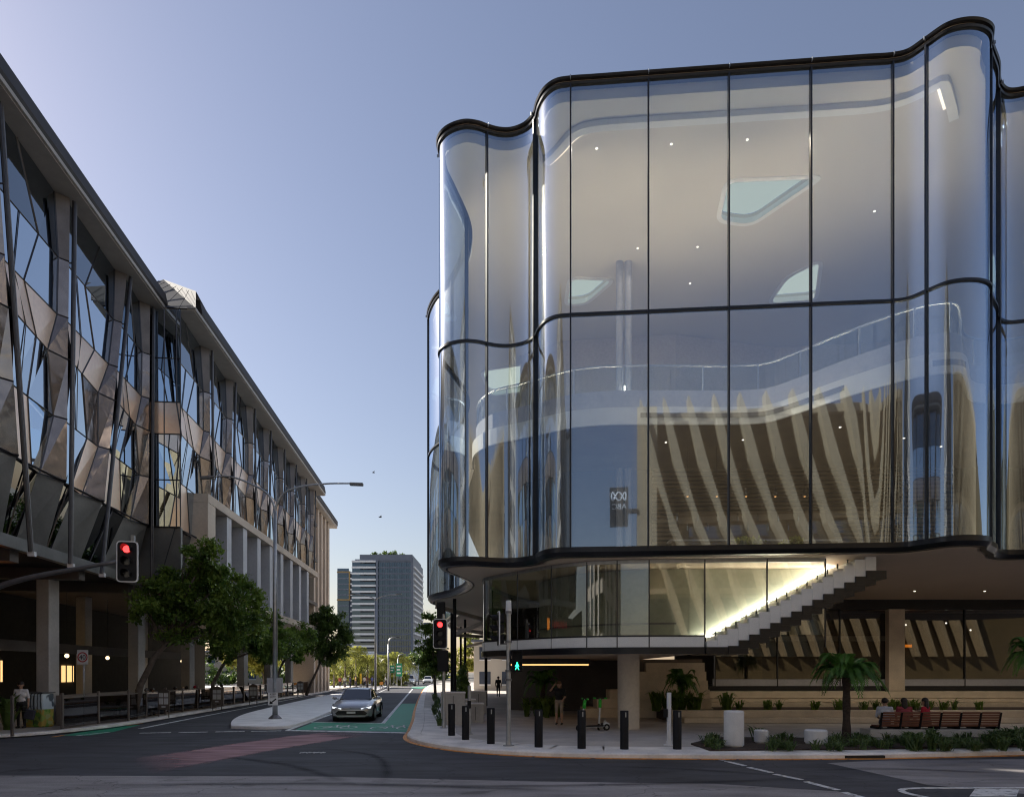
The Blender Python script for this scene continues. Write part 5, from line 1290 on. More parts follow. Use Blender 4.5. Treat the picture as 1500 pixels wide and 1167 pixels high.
for i in range(12):
    Y = 30.5+i*3.0; x = -18.2-(Y-30)*.098-(i % 2)*1.2
    lab = 'dark timber cafe table in the shaded seating, %s from the fig tree' % ('first', 'second', 'third', 'fourth', 'fifth', 'sixth', 'seventh', 'eighth', 'ninth', 'tenth', 'eleventh', 'twelfth')[i]
    if i == 0: tb0.location = (x, Y, .12); tb0['label'] = lab; tb0['group'] = 'cafe tables'
    else: dup(tb0, (x, Y, .12), .3*i, lab, 'cafe tables')
    for s_ in (-1, 1):
        l2 = 'dark slatted cafe chair at a table in the shaded outdoor seating'
        p = (x+.1*s_, Y+.62*s_, .12); rz = (0 if s_ > 0 else math.pi)+rc.uniform(-.4, .4)
        if first: ch0.location = p; ch0.rotation_euler = (0, 0, rz); ch0['label'] = l2; ch0['group'] = 'cafe chairs'; first = False
        else: dup(ch0, p, rz, l2, 'cafe chairs')
# bench with slatted back, in three and a half bays
bl = gp(1288, 1083, .13); by = 21.6
bx0, bx1 = at(1288, 1070, by).x, at(1461, 1070, by).x
bench = thing('park_bench', 'long bench with reddish timber slatted back on a concrete plinth', 'bench', ((bx0+bx1)/2, by, .12), world=True)
MB().bb(bx0-.35, bx1-.0, by-.12, by+.55, .13, .40).build('plinth', 'concrete', bench, bevel=.02)
for k in range(5):
    MB().bb(bx0, bx1, by+.02+k*.10, by+.10+k*.10, .47, .51).build('seat_slat', 'bench_wood', bench, bevel=.006)
nb = 6
for i in range(nb+1):
    x = bx0+(bx1-bx0)*i/nb
    MB().box((x, by-.10, .66), (.045, .05, .56), 0, R(14)).build('back_post', 'black', bench); MB().bb(x-.03, x+.03, by, by+.5, .40, .468).build('seat_bearer', 'black', bench)
for i in range(nb):
    xa = bx0+(bx1-bx0)*i/nb+.035; xb = bx0+(bx1-bx0)*(i+1)/nb-.035
    for k in range(6):
        z = .505+k*.077; MB().bb(xa, xb, by-.085-(z-.5)*.25, by-.055-(z-.5)*.25, z, z+.063).build('back_slat', 'bench_wood', bench, bevel=.005)
# kerb inlet
dx0, dx1 = gp(1186, 1108)[0], gp(1284, 1108)[0]
inlet = MB().bb(dx0, dx1, 17.33, 17.50, .012, .085).build('drain_inlet', 'ink'); inlet.rotation_euler = (0, 0, 0)
tag(inlet, 'dark storm drain slot in the kerb below the garden bed', 'drain')
lin = MB().bb(-1.1, 1.1, -.08, .08, 0, .09).build('drain_inlet', 'ink'); p = gp(163, 1063); lin.location = (p[0]-.1, p[1], .02); lin.rotation_euler = (0, 0, R(90)); tag(lin, 'dark storm drain slot in the kerb on the left', 'drain')
# verge edging blocks and low white planter at the right kerb
for i, (x, y, w_, d, h, lab) in enumerate(((-2.35, 27.2, .95, .7, 1.25, 'tall pale cabinet beside the right signal post'), (-1.55, 28.5, .7, .7, .75, 'low pale planter box beside the grey button post'), (-2.1, 31.5, .8, .7, .8, 'pale planter box farther along the right verge'), (-1.7, 34.2, .8, .7, 1.1, 'grey utility cabinet by the black posts'))):
    t = thing('verge_cabinet', lab, 'cabinet', (x, y, .12), R(6)); MB().prism(rounded([(-w_/2, -d/2), (w_/2, -d/2), (w_/2, d/2), (-w_/2, d/2)], .04, 2), 0, h).build('body', 'concrete', t)
    MB().bb(-w_/2-.02, w_/2+.02, -d/2-.02, d/2+.02, h+.001, h+.05).build('lid', 'kerb', t, bevel=.01); MB().bb(-.01, .01, -d/2-.006, -d/2+.01, .1, h-.1).build('door_seam', 'ink', t)
# electric hire scooters
M['lime'] = mat('lime_green', (.03, .42, .03), .4, var=.08); M['lime_white'] = mat('scooter_white', (.65, .66, .64), .4, var=.05)
def scooter(label, loc, rz):
    t = thing('hire_scooter', label, 'scooter', loc, rz)
    MB().tube([(-.45, 0, .16), (.35, 0, .16), (.45, 0, .3)], .035, 8).build('frame', 'lime_white', t)
    MB().prism(rounded([(-.42, -.085), (.32, -.085), (.32, .085), (-.42, .085)], .05, 3), .155, .2).build('deck', 'black', t)
    MB().tube([(.45, 0, .22), (.36, 0, .75), (.30, 0, 1.12)], [.035, .03, .028], 8).build('stem', 'lime_white', t, smooth=True)
    MB().tube([(.335, 0, .80), (.30, 0, 1.10)], .06, 10).build('stem_cover', 'lime', t, smooth=True)
    MB().tube([(.30, -.24, 1.14), (.29, 0, 1.12), (.30, .24, 1.14)], .022, 8).build('handlebar', 'black', t)
    for s_ in (-1, 1): MB().tube([(.30, s_*.15, 1.135), (.30, s_*.25, 1.14)], .03, 8).build('grip', 'lime', t)
    for x in (-.55, .52):
        wh = MB().tube([(x, -.03, .12), (x, .03, .12)], .12, 18).build('tyre', 'black', t); MB().tube([(x, -.034, .12), (x, .034, .12)], .06, 12).build('hub', 'steel', wh)
    MB().tube([(-.66, 0, .22), (-.55, 0, .27), (-.43, 0, .22)], .04, 6).build('mudguard', 'lime_white', t)
    return t
b = gp(868, 1070, .12); scooter('green and white hire scooter, left one of the parked pair', (b[0], b[1], .12), R(200))
b = gp(882, 1068, .12); scooter('green and white hire scooter, right one of the parked pair', (b[0]+.02, b[1]+.2, .12), R(250))
# far lamps
def far_lamp(label, x, y0, ytop, Y, dx, H=None):
    c_ = at(x, ytop, Y); t = thing('street_lamp', label, 'street lamp', (c_.x, Y, 0), world=True)
    MB().tube([(c_.x, Y, 0), (c_.x, Y, c_.z-.8)], [.12, .08], 8).build('pole', 'steel', t, smooth=True)
    q, _ = crom([(0, c_.z-.8), (0.05*dx, c_.z-.35), (.35*dx, c_.z-.05), (dx, c_.z)], 5)
    MB().tube([(c_.x+a, Y, z) for a, z in q], .06, 6).build('arm', 'steel', t, smooth=True); MB().box((c_.x+dx, Y, c_.z), (.5, .25, .12)).build('lantern', 'steel_dark', t)
for i, (t_, n_) in enumerate(((9.5, -5.5), (14.5, -5.2), (19.5, -5.5), (25, -5.2), (31, -5.4))):  # added globes that lift the dark undercroft a little
    q = FA(t_, n_, 3.0)
    pl_ = thing('added_lamp', 'small added lit globe hanging in the dark undercroft, %s from the corner' % ('first', 'second', 'third', 'fourth', 'fifth')[i], 'lamp', tuple(q), group='added lamps in the undercroft')
    MB().ball((0, 0, 0), .10, 12, 8).build('globe', 'warm_globe', pl_, smooth=True); MB().tube([(0, 0, .1), (0, 0, 3.25)], .012, 5).build('cord', 'ink', pl_)  # globe and cord of the added lamp
    L = bpy.data.lights.new('added_globe_light', 'POINT'); L.energy = 2; L.color = (1, .72, .42); L.shadow_soft_size = .1
    lo = bpy.data.objects.new('added_globe_light', L); C.objects.link(lo); lo.location = (0, 0, -.14); lo.parent = pl_
far_lamp('curved lamp post in front of the far tower', 569, 1003, 933, 80, 1.15)
far_lamp('low curved lamp post by the green signs', 583, 1000, 957, 110, 1.6)
far_lamp('thin lamp post at the far right of the street', 613, 1000, 972, 120, -.9)
c_ = at(550, 1007, 74); t = thing('street_lamp', 'pale double armed lamp post at the far end of the median', 'street lamp', (c_.x, 74, .13), world=True)
zt = at(550, 880, 74).z; MB().tube([(c_.x, 74, .13), (c_.x, 74, zt)], [.14, .09], 8).build('pole', 'steel', t, smooth=True)
for s_ in (-1, 1):
    q, _ = crom([(0, zt-.2), (.12*s_, zt+.2), (.8*s_, zt+.55), (2.4*s_, zt+.75)], 5); MB().tube([(c_.x+a, 74, z) for a, z in q], .06, 6).build('arm', 'steel', t, smooth=True); MB().box((c_.x+2.5*s_, 74, zt+.76), (.6, .25, .12)).build('lantern', 'steel_dark', t)
# green direction signs, yellow banner, far boards
M['sign_green'] = mat('sign_green', (.01, .22, .12), .5, var=.05); M['yellow'] = mat('banner_yellow', (.75, .5, .03), .6, var=.05)
def board(name, label, x0, x1, y0, y1, Y, m, cat='sign', legs=True, txt=()):
    a, b = at(x0, y1, Y), at(x1, y0, Y); t = thing(name, label, cat, ((a.x+b.x)/2, Y, 0), world=True)
    o = MB().bb(a.x, b.x, Y, Y+.06, a.z, b.z).build('panel', m, t)
    for (u0, u1, v0, v1) in txt: MB().bb(a.x+(b.x-a.x)*u0, a.x+(b.x-a.x)*u1, Y-.012, Y-.002, a.z+(b.z-a.z)*v0, a.z+(b.z-a.z)*v1).build('text_row', 'sign_white', o)
    if legs:
        for f_ in (.15, .85): x = a.x+(b.x-a.x)*f_; MB().bb(x-.05, x+.05, Y+.07, Y+.15, 0, b.z).build('post', 'steel', t)
    return t
board('direction_sign', 'green direction sign with white text rows at the far crossing', 580, 589, 971, 990, 104, 'sign_green', txt=((.15, .85, .7, .82), (.15, .7, .45, .57), (.15, .8, .18, .3)))
board('direction_sign', 'smaller green direction sign left of the other', 571, 578, 974, 985, 108, 'sign_green', txt=((.15, .85, .6, .75), (.15, .7, .25, .4)))
board('banner', 'upright yellow banner on the sunny plaza', 527, 530, 986, 1001, 92, 'yellow', 'banner')
board('barrier_box', 'small orange barrier on the far corner', 556, 561, 998, 1002.5, 88, 'orange', 'barrier')
# birds
for x, y, Y, lab in ((547, 692, 70, 'higher of the two small dark birds in the sky'), (557, 757, 60, 'lower of the two small dark birds in the sky')):
    c_ = at(x, y, Y); mb = MB(); mb.ball((0, 0, 0), (.16, .05, .05), 8, 5); mb.add([(-.05, 0, .03), (.08, 0, .03), (.05, .28, .12), (-.04, .30, .10)], [(0, 1, 2, 3)]); mb.add([(-.05, 0, .03), (.08, 0, .03), (.05, -.28, .10), (-.04, -.30, .08)], [(0, 1, 2, 3)])
    o = mb.build('bird', 'ink'); o.location = c_; o.rotation_euler = (0, 0, R(30)); tag(o, lab, 'bird')
# ------------------------------------------------------------------ vehicles
M['car_paint'] = mat('car_paint', (.42, .425, .44), .28, .55, var=.03, coat=.8)
M['car_white'] = mat('car_white', (.62, .62, .60), .3, .0, var=.03, coat=.6)
M['car_glass'] = glass('car_glass', (.10, .12, .13), .10, .8, 4)
M['headlamp'] = emis('headlamp', (.9, .95, 1), .55); M['rubber'] = mat('rubber', (.016, .016, .017), .8, var=.1)
M['plate'] = mat('number_plate', (.65, .66, .62), .5, var=.1, scale=14); M['black_trim'] = mat('black_trim', (.012, .012, .013), .35, var=.1)
def car(label, loc, rz, paintm, group=None):
    t = thing('sedan_car', label, 'car', loc, rz, group)
    ST = [(-2.45, .60, .56, .60), (-2.42, .74, .62, .67), (-2.33, .83, .66, .73), (-2.1, .885, .71, .80), (-1.6, .915, .78, .89), (-1.05, .92, .86, .965), (-.3, .92, .88, .97), (.6, .92, .90, .98), (1.3, .925, .93, .99), (1.9, .90, .95, 1.03), (2.25, .85, .93, 1.02), (2.42, .76, .84, .92)]
    vs = []; K = 13
    for y, hw, zs, zt in ST:
        half = [(.0, zt), (hw*.55, zt-.005), (hw*.80, zt-.025), (hw*.95, zs), (hw, zs-.13), (hw*.985, .42), (hw*.93, .22)]
        ring = [(-x, z) for x, z in half[::-1]]+half[1:]
        vs += [(x, y, z) for x, z in ring]
    n = len(ST); fs = [(i*K+j, (i+1)*K+j, (i+1)*K+j+1, i*K+j+1) for i in range(n-1) for j in range(K-1)]
    fs += [tuple(range(K-1, -1, -1))[::-1], tuple(range((n-1)*K, n*K))[::-1]]
    fs += [(i*K, i*K+K-1, (i+1)*K+K-1, (i+1)*K) for i in range(n-1)]
    MB().add(vs, fs).build('body', paintm, t, smooth=True, autos=38)
    # greenhouse
    G = [(-1.08, .70, .955, .70, .955), (-.30, .72, .965, .56, 1.40), (.30, .73, .97, .57, 1.445), (.95, .73, .98, .55, 1.40), (1.98, .66, 1.03, .60, 1.05)]
    vs = []
    for y, hb, zb, ht, zt in G: vs += [(-hb, y, zb), (-ht, y, zt), (ht, y, zt), (hb, y, zb)]
    fs = [(i*4+j, i*4+j+1, (i+1)*4+j+1, (i+1)*4+j) for i in range(4) for j in range(3)]
    MB().add(vs, fs).build('cabin', 'black_trim', t)
    rf = MB()
    for y, ht, zt in ((-.36, .575, 1.39), (-.2, .585, 1.425), (.30, .59, 1.462), (.95, .57, 1.415), (1.1, .56, 1.375)): rf.v += [(-ht, y, zt-.03), (-ht*.8, y, zt), (0, y, zt+.012), (ht*.8, y, zt), (ht, y, zt-.03)]
    for i in range(4):
        for j in range(4): rf.f.append((i*5+j, i*5+j+1, (i+1)*5+j+1, (i+1)*5+j))
    rf.build('roof', paintm, t, smooth=True)
    def pane(nm, pts): return MB().add(pts, [tuple(range(len(pts)))]).build(nm, 'car_glass', t)
    pane('windscreen', [(-.66, -1.07, .975), (.66, -1.07, .975), (.53, -.36, 1.385), (-.53, -.36, 1.385)])
    pane('rear_window', [(.58, 1.93, 1.075), (-.58, 1.93, 1.075), (-.52, 1.1, 1.365), (.52, 1.1, 1.365)])
    for s_ in (-1, 1):
        pane('side_window', [(s_*.735, -.85, .985), (s_*.742, .28, .99), (s_*.602, .28, 1.42), (s_*.60, -.28, 1.375)]); pane('side_window', [(s_*.742, .36, .99), (s_*.742, 1.25, 1.0), (s_*.592, 1.05, 1.36), (s_*.602, .36, 1.42)])
        MB().tube([(s_*.70, -1.06, .97), (s_*.575, -.32, 1.405)], .028, 6).build('pillar', paintm, t)
        mr = MB().ball((s_*1.01, -.72, 1.0), (.11, .07, .075), 10, 7).build('mirror', paintm, t, smooth=True); MB().box((s_*.90, -.72, .955), (.18, .04, .03)).build('mirror_arm', 'black_trim', mr)
        # headlamps: slim hooked lamps around the nose corners
        hl = MB(); hl.add([(s_*.42, -2.455, .60), (s_*.80, -2.385, .68), (s_*.86, -2.22, .70), (s_*.84, -2.30, .60), (s_*.76, -2.40, .60), (s_*.44, -2.46, .565)], [(0, 1, 2, 3, 4, 5) if s_ < 0 else (5, 4, 3, 2, 1, 0)])
        hl.build('headlight', 'headlamp', t)
        MB().box((s_*.60, 2.40, .80), (.42, .06, .09)).build('tail_light', 'sign_red', t)
        for y in (-1.47, 1.36):
            w_ = MB().tube([(s_*.70, y, .335), (s_*.93, y, .335)], .335, 26).build('tyre', 'rubber', t); 
            rm = MB().tube([(s_*.90, y, .335), (s_*.938, y, .335)], .225, 20).build('rim', 'steel', w_)
            q = [(s_*.926, y+.40*math.cos(a), .345+.40*math.sin(a)) for a in [k*math.pi/12 for k in range(13)]]
            MB().tube(q, .035, 5).build('wheel_arch', 'black_trim', t)
        MB().bb(min(s_*.88, s_*.925), max(s_*.88, s_*.925), -1.0, .95, .22, .30).build('side_sill', 'black_trim', t)
    gr = MB().add([(-.62, -2.475, .30), (.62, -2.475, .30), (.70, -2.462, .38), (.56, -2.475, .50), (-.56, -2.475, .50), (-.70, -2.462, .38)]+[(-.62, -2.3, .30), (.62, -2.3, .30), (.70, -2.3, .38), (.56, -2.3, .50), (-.56, -2.3, .50), (-.70, -2.3, .38)], [(0, 1, 2, 3, 4, 5)]+[(i, 6+i, 6+(i+1) % 6, (i+1) % 6) for i in range(6)]).build('lower_grille', 'black_trim', t)
    for k in range(4): MB().bb(-.58+.02*k, .58-.02*k, -2.482, -2.476, .325+k*.045, .34+k*.045).build('grille_bar', 'rubber', gr)
    MB().add([(-.42, -2.466, .567), (.42, -2.466, .567), (.42, -2.466, .60), (-.42, -2.466, .60)], [(0, 1, 2, 3)]).build('upper_grille', 'black_trim', t)
    MB().bb(-.80, .80, -2.44, -2.2, .20, .27).build('bumper_lip', 'black_trim', t, bevel=.03)
    MB().bb(-.19, .19, -2.50, -2.484, .375, .465).build('number_plate', 'plate', t, bevel=.004); MB().ball((0, -2.462, .635), (.055, .015, .035), 12, 6).build('badge', 'steel', t, smooth=True)
    MB().bb(-.85, .85, -2.2, 2.2, .16, .23).build('underbody', 'rubber', t)
    return t
c_ = at(521, 1056, 30.0)
c0 = car('silver grey sedan waiting at the stop line behind the green bike box', (-7.32, 32.6, 0), R(5.0), 'car_paint')
def recolor(root, m):
    for ch in root.children:
        if ch.data and ch.name.split('.')[0] in ('body', 'roof', 'pillar', 'mirror'):
            ch.data = ch.data.copy(); ch.data.materials.clear(); ch.data.materials.append(M[m])
c1 = dup(c0, (at(600, 1000, 112).x, 112, 0), R(5), 'white car approaching at the far end of the street', scale=(1.05, 1, 1.22)); recolor(c1, 'car_white')
c2 = dup(c0, (at(627, 1000, 128).x, 128, 0), R(5), 'pale car parked far off at the right kerb'); recolor(c2, 'car_white')

# ------------------------------------------------------------------ people
CL = {}
def cloth(c):
    if c not in CL: CL[c] = mat('cloth_%d' % len(CL), c, .85, var=.15, scale=8)
    return CL[c]
def person(label, loc, rz, pose, shirt, trousers, shoes=(.02, .02, .02), hair='hair', long_hair=False, bare_legs=False, bare_arms=True, vox=.017, h=1.0, group=None, skin='skin', skirt=False):
    """one continuous body grown from tapered limbs and remeshed; faces -Y"""
    J = {'pel': (0, 0, .93), 'che': (0, -.01, 1.24), 'nec': (0, -.005, 1.46), 'hea': (0, -.02, 1.60)}
    for s_, k in ((-1, 'l'), (1, 'r')):
        J['sh'+k] = (s_*.185, 0, 1.40); J['el'+k] = (s_*.235, .03, 1.12); J['wr'+k] = (s_*.245, -.05, .88)
        J['hi'+k] = (s_*.09, 0, .90); J['kn'+k] = (s_*.10, -.02, .49); J['an'+k] = (s_*.105, .03, .09)
    J.update(pose); J = {k: Vector(v) for k, v in J.items()}
    S = []
    def seg(a, b, ra, rb, tg): S.append((Vector(a), Vector(b), ra, rb, tg))
    up = (J['che']-J['pel']).normalized(); si = (J['shr']-J['shl']).normalized()
    seg(J['pel']-si*.07, J['pel']+si*.07, .115, .115, 'T'); seg(J['pel']-si*.05+up*.1, J['pel']+si*.05+up*.1, .105, .105, 'S')
    seg(J['che']-si*.075, J['che']+si*.075, .118, .118, 'S'); seg(J['pel']+up*.12, J['che'], .12, .125, 'S')
    seg(J['shl'].lerp(J['shr'], .12)-up*.02, J['shl'].lerp(J['shr'], .88)-up*.02, .072, .072, 'S'); seg(J['che'], J['nec']-up*.05, .11, .07, 'S')
    seg(J['nec']-up*.04, J['hea'], .052, .05, 'K')
    hd = J['hea']; seg(hd+Vector((0, .012, .035)), hd+Vector((0, -.012, -.035)), .095, .078, 'K'); seg(hd+Vector((0, -.03, -.05)), hd+Vector((0, -.045, -.085)), .058, .04, 'K')
    for k in 'lr':
        seg(J['sh'+k], J['el'+k], .058, .046, 'S'); seg(J['el'+k], J['wr'+k], .044, .03, 'A')
        d = (J['wr'+k]-J['el'+k]).normalized(); seg(J['wr'+k], J['wr'+k]+d*.075, .034, .032, 'K')
        seg(J['hi'+k], J['kn'+k], .092, .062, 'T'); seg(J['kn'+k], J['an'+k], .060, .042, 'L')
        ft = Vector((0, -1, 0)) if 'ft'+k not in pose else J['ft'+k]
        f0 = J['an'+k]+Vector((0, 0, -.03)); seg(f0+Vector((0, .03, -.01)), f0+ft*.15+Vector((0, 0, -.02)), .045, .034, 'F')
    if skirt: seg(J['pel'], J['pel']+Vector((0, 0, -.28)), .15, .2, 'T')
    mb = MB()
    for a, b, ra, rb, tg in S:
        if (b-a).length < 1e-4: b = a+Vector((0, 0, .01))
        mb.tube([a, b], [ra, rb], 12); mb.ball(a, ra, 12, 8); mb.ball(b, rb, 12, 8)
    me = mb.mesh('p'); ob = bpy.data.objects.new('p', me); C.objects.link(ob)
    rm = ob.modifiers.new('r', 'REMESH'); rm.mode = 'VOXEL'; rm.voxel_size = vox
    sm = ob.modifiers.new('s', 'SMOOTH'); sm.iterations = 3; sm.factor = .5
    dg = bpy.context.evaluated_depsgraph_get(); me = bpy.data.meshes.new_from_object(ob.evaluated_get(dg)); bpy.data.objects.remove(ob)
    mats = [cloth(shirt), cloth(trousers), M[skin], cloth(shoes)]
    me.materials.clear(); [me.materials.append(m_) for m_ in mats]
    idx = {'S': 0, 'T': 1, 'K': 2, 'F': 3, 'A': 2 if bare_arms else 0, 'L': 2 if bare_legs else 1}
    for p in me.polygons:
        c_ = p.center; best = 9
        for a, b, ra, rb, tg in S:
            ab = b-a; L2 = ab.length_squared; tt = 0 if L2 < 1e-8 else max(0, min(1, (c_-a).dot(ab)/L2)); d = (c_-a-ab*tt).length-(ra+(rb-ra)*tt)
            if d < best: best = d; bt = tg
        p.material_index = idx[bt]; p.use_smooth = True
    t = thing('person', label, 'person', loc, rz, group); t.scale = (h,)*3
    body = link('body', me, t)
    hb = MB(); hb.ball(hd+Vector((0, .02, .045)), (.098, .108, .1), 12, 8)
    if long_hair: hb.ball(hd+Vector((0, .07, -.10)), (.095, .06, .2), 12, 8)
    hb.build('hair', hair, t, smooth=True)
    fc = MB(); fc.add([hd+Vector((-.014, -.098, -.02)), hd+Vector((.014, -.098, -.02)), hd+Vector((0, -.122, -.018)), hd+Vector((0, -.098, .025))], [(0, 1, 2), (0, 2, 3), (2, 1, 3)])
    for s_ in (-1, 1): fc.ball(hd+Vector((s_*.095, .0, -.005)), (.014, .022, .034), 8, 5)
    fc.build('face', skin, body)
    ey = MB(); [ey.ball(hd+Vector((s_*.034, -.092, .012)), (.013, .01, .007), 8, 5) for s_ in (-1, 1)]; ey.add([hd+Vector((-.026, -.098, -.05)), hd+Vector((.026, -.098, -.05)), hd+Vector((.02, -.1, -.058)), hd+Vector((-.02, -.1, -.058))], [(0, 1, 2, 3)]); ey.build('eyes', 'ink', body)
    fg = MB()
    for k in 'lr':
        d = (J['wr'+k]-J['el'+k]).normalized(); s_ = d.orthogonal().normalized() if abs(d.y) > .9 else d.cross(Vector((1, 0, 0)) if abs(d.x) < .7 else Vector((0, 1, 0))).normalized(); q = d.cross(s_).normalized()
        p0 = J['wr'+k]+d*.085
        for i, L in enumerate((.062, .075, .07, .055)):
            b0 = p0+s_*(i-1.5)*.018; fg.tube([b0, b0+d*L*.55+q*.006, b0+d*L*.9+q*.024], [.0095, .0085, .006], 6)
        b0 = J['wr'+k]+d*.03-s_*.032; fg.tube([b0, b0+d*.035-s_*.02, b0+d*.065-s_*.02+q*.012], [.011, .0095, .007], 6)
    fg.build('fingers', skin, body, smooth=True)
    return t
stand = {}
walk_p = {'knl': (-.09, -.14, .50), 'anl': (-.09, -.20, .09), 'knr': (.09, .04, .49), 'anr': (.09, .26, .13), 'ell': (-.24, .09, 1.13), 'wrl': (-.25, .10, .89), 'elr': (.24, -.05, 1.13), 'wrr': (.23, -.20, .93)}
b = gp(31, 1066, .12)
pp_ = person('person in pale patterned top and dark trousers carrying a bag on the left footpath', (b[0], b[1], .12), R(10), {'wrr': (.26, -.04, .88)}, (.72, .70, .70), (.018, .017, .018))
bagm = MB().prism(rounded([(-.17, -.06), (.17, -.06), (.17, .06), (-.17, .06)], .04, 3), 0, .36); bg_ = bagm.build('shoulder_bag', 'bag_cloth' if 'bag_cloth' in M else cloth((.05, .05, .07)), None, bevel=.03)
MB().tube([(-.1, 0, .355), (-.06, 0, .50), (.06, 0, .50), (.1, 0, .355)], .012, 6).build('handle', cloth((.05, .05, .07)), bg_)
bg_.location = (b[0]+.32, b[1]-.06, .46); bg_.rotation_euler = (0, R(12), R(10)); tag(bg_, 'dark grey bag hanging from the hand of the person on the left footpath', 'bag')
b = gp(819, 1061, .12)
person('woman in black top and pale shorts raising a hand to her head in the shade', (b[0], b[1], .12), R(-15), {'ell': (-.36, -.05, 1.32), 'wrl': (-.17, -.14, 1.56), 'elr': (.25, .02, 1.12), 'wrr': (.20, -.16, 1.02)}, (.012, .012, .013), (.28, .22, .17), (.02, .02, .02), long_hair=True, bare_legs=True, hair=cloth((.16, .09, .05)))
b = gp(730, 1020.5, .12)
person('dark clothed person walking away up the passage beside the theatre', (b[0], b[1], .12), R(180), walk_p, (.02, .018, .018), (.015, .015, .017), vox=.02, bare_arms=False, h=1.0)
for i, (x, y, sh, tr, lab) in enumerate(((716, 1006.5, (.05, .04, .04), (.02, .02, .02), 'person in dark clothes at the sunny end of the passage'), (721, 1005.5, (.5, .06, .05), (.1, .1, .12), 'person in red at the sunny end of the passage'), (699, 1006, (.05, .05, .05), (.03, .03, .03), 'lone dark figure left of the others at the end of the passage'), (713.5, 1005.5, (.4, .4, .4), (.1, .1, .1), 'person in pale top behind the others at the end of the passage'))):
    b = gp(x, y, .12); person(lab, (b[0], b[1], .12), R(180 if i % 2 else 10), walk_p, sh, tr, vox=.035)
sit = {'pel': (0, .02, .50), 'che': (0, -.02, .82), 'nec': (0, -.03, 1.03), 'hea': (0, -.06, 1.17), 'shl': (-.185, -.02, .97), 'shr': (.185, -.02, .97), 'ell': (-.24, -.05, .70), 'wrl': (-.16, -.26, .62), 'elr': (.24, -.05, .70), 'wrr': (.16, -.26, .62), 'hil': (-.09, .0, .52), 'hir': (.09, .0, .52), 'knl': (-.11, -.42, .50), 'knr': (.11, -.42, .50), 'anl': (-.11, -.44, .09), 'anr': (.11, -.44, .09)}
# the bench faces away from the road, so its sitters turn their backs to the camera
for x, sh, tr, rz, lh, lab, ex in ((1296, (.62, .62, .66), (.05, .06, .10), 150, False, 'person in a white shirt at the left end of the bench', {}), (1325, (.30, .05, .06), (.03, .03, .03), 170, True, 'long haired person in a dark red top in the middle of the bench group', {}), (1357, (.42, .012, .03), (.03, .03, .03), 215, True, 'person in a bright red top on the bench, turned towards the others', {'ell': (-.33, -.12, .80), 'wrl': (-.36, -.38, .84)})):
    ps = dict(sit); ps.update(ex); X = at(x, 1060, by+.3).x
    person(lab, (X, by+.30, .10), R(rz), ps, sh, tr, long_hair=lh, h=.98)
# diners
dn = [(231, 1000, 33, (.25, .22, .2)), (244, 1003, 33.6, (.35, .33, .3)), (294, 1000, 36.5, (.5, .5, .5)), (309, 1004, 38.2, (.05, .05, .06)), (322, 1006, 39.4, (.65, .65, .68)), (354, 1006, 44, (.45, .42, .38)), (418, 999, 57, (.35, .5, .05)), (432, 999, 60, (.06, .06, .06)), (396, 1002, 50, (.3, .1, .1)), (200, 1004, 32.5, (.5, .5, .52))]
wh = ['nearest the fig tree', 'second from the fig tree', 'in a white top near the second column', 'in black beside the white shirted diner', 'in a white shirt and red cap behind the menu board', 'in a pale top left of the lamp post', 'in a yellow green top far along the fence', 'in black far along the fence', 'in dull red right of the lamp post', 'in a pale top half hidden by the fig trunk']
for i, ((x, y, Y, sh), lab) in enumerate(zip(dn, wh)):
    c_ = at(x, y, Y); X = min(c_.x, -17.4-(Y-30)*.098)
    person('seated diner '+lab, (X, Y, .12), R(60+50*(i % 4)), sit, sh, (.04, .04, .05), vox=.03, group='diners at the outdoor cafe', hair=cloth((.5, .02, .05)) if i == 4 else 'hair')
rs_ = random.Random(31)
for i in range(9):
    x = 484+i*13; Y = 108+rs_.uniform(-4, 6); c_ = at(x, 985, Y)
    o = leaf_cloud([((c_.x, Y, 1.3), (1.3, 1.0, 1.3))], 420, .5, rs_).build('plaza_shrub', 'leaf_pale'); tag(o, 'sunlit yellow green shrub under the plaza palms, %s from the left' % ('first', 'second', 'third', 'fourth', 'fifth', 'sixth', 'seventh', 'eighth', 'ninth')[i], 'shrub', 'shrubs under the palms')
# plaza crowd
for i, (x, Y, sh) in enumerate(((498, 90, (.5, .12, .08)), (505, 95, (.6, .6, .55)), (513, 91, (.1, .1, .2)), (521, 98, (.5, .3, .1)), (534, 92, (.7, .65, .6)), (538, 97, (.4, .05, .05)), (545, 95, (.1, .12, .3)), (565, 100, (.6, .6, .6)))):
    person('distant standing person on the sunny plaza, %s from the left' % ('first', 'second', 'third', 'fourth', 'fifth', 'sixth', 'seventh', 'eighth')[i], (at(x, 1000, Y).x, Y, 0), R(40*i), walk_p if i % 2 else stand, sh, (.05, .05, .08), vox=.04, group='people on the plaza')

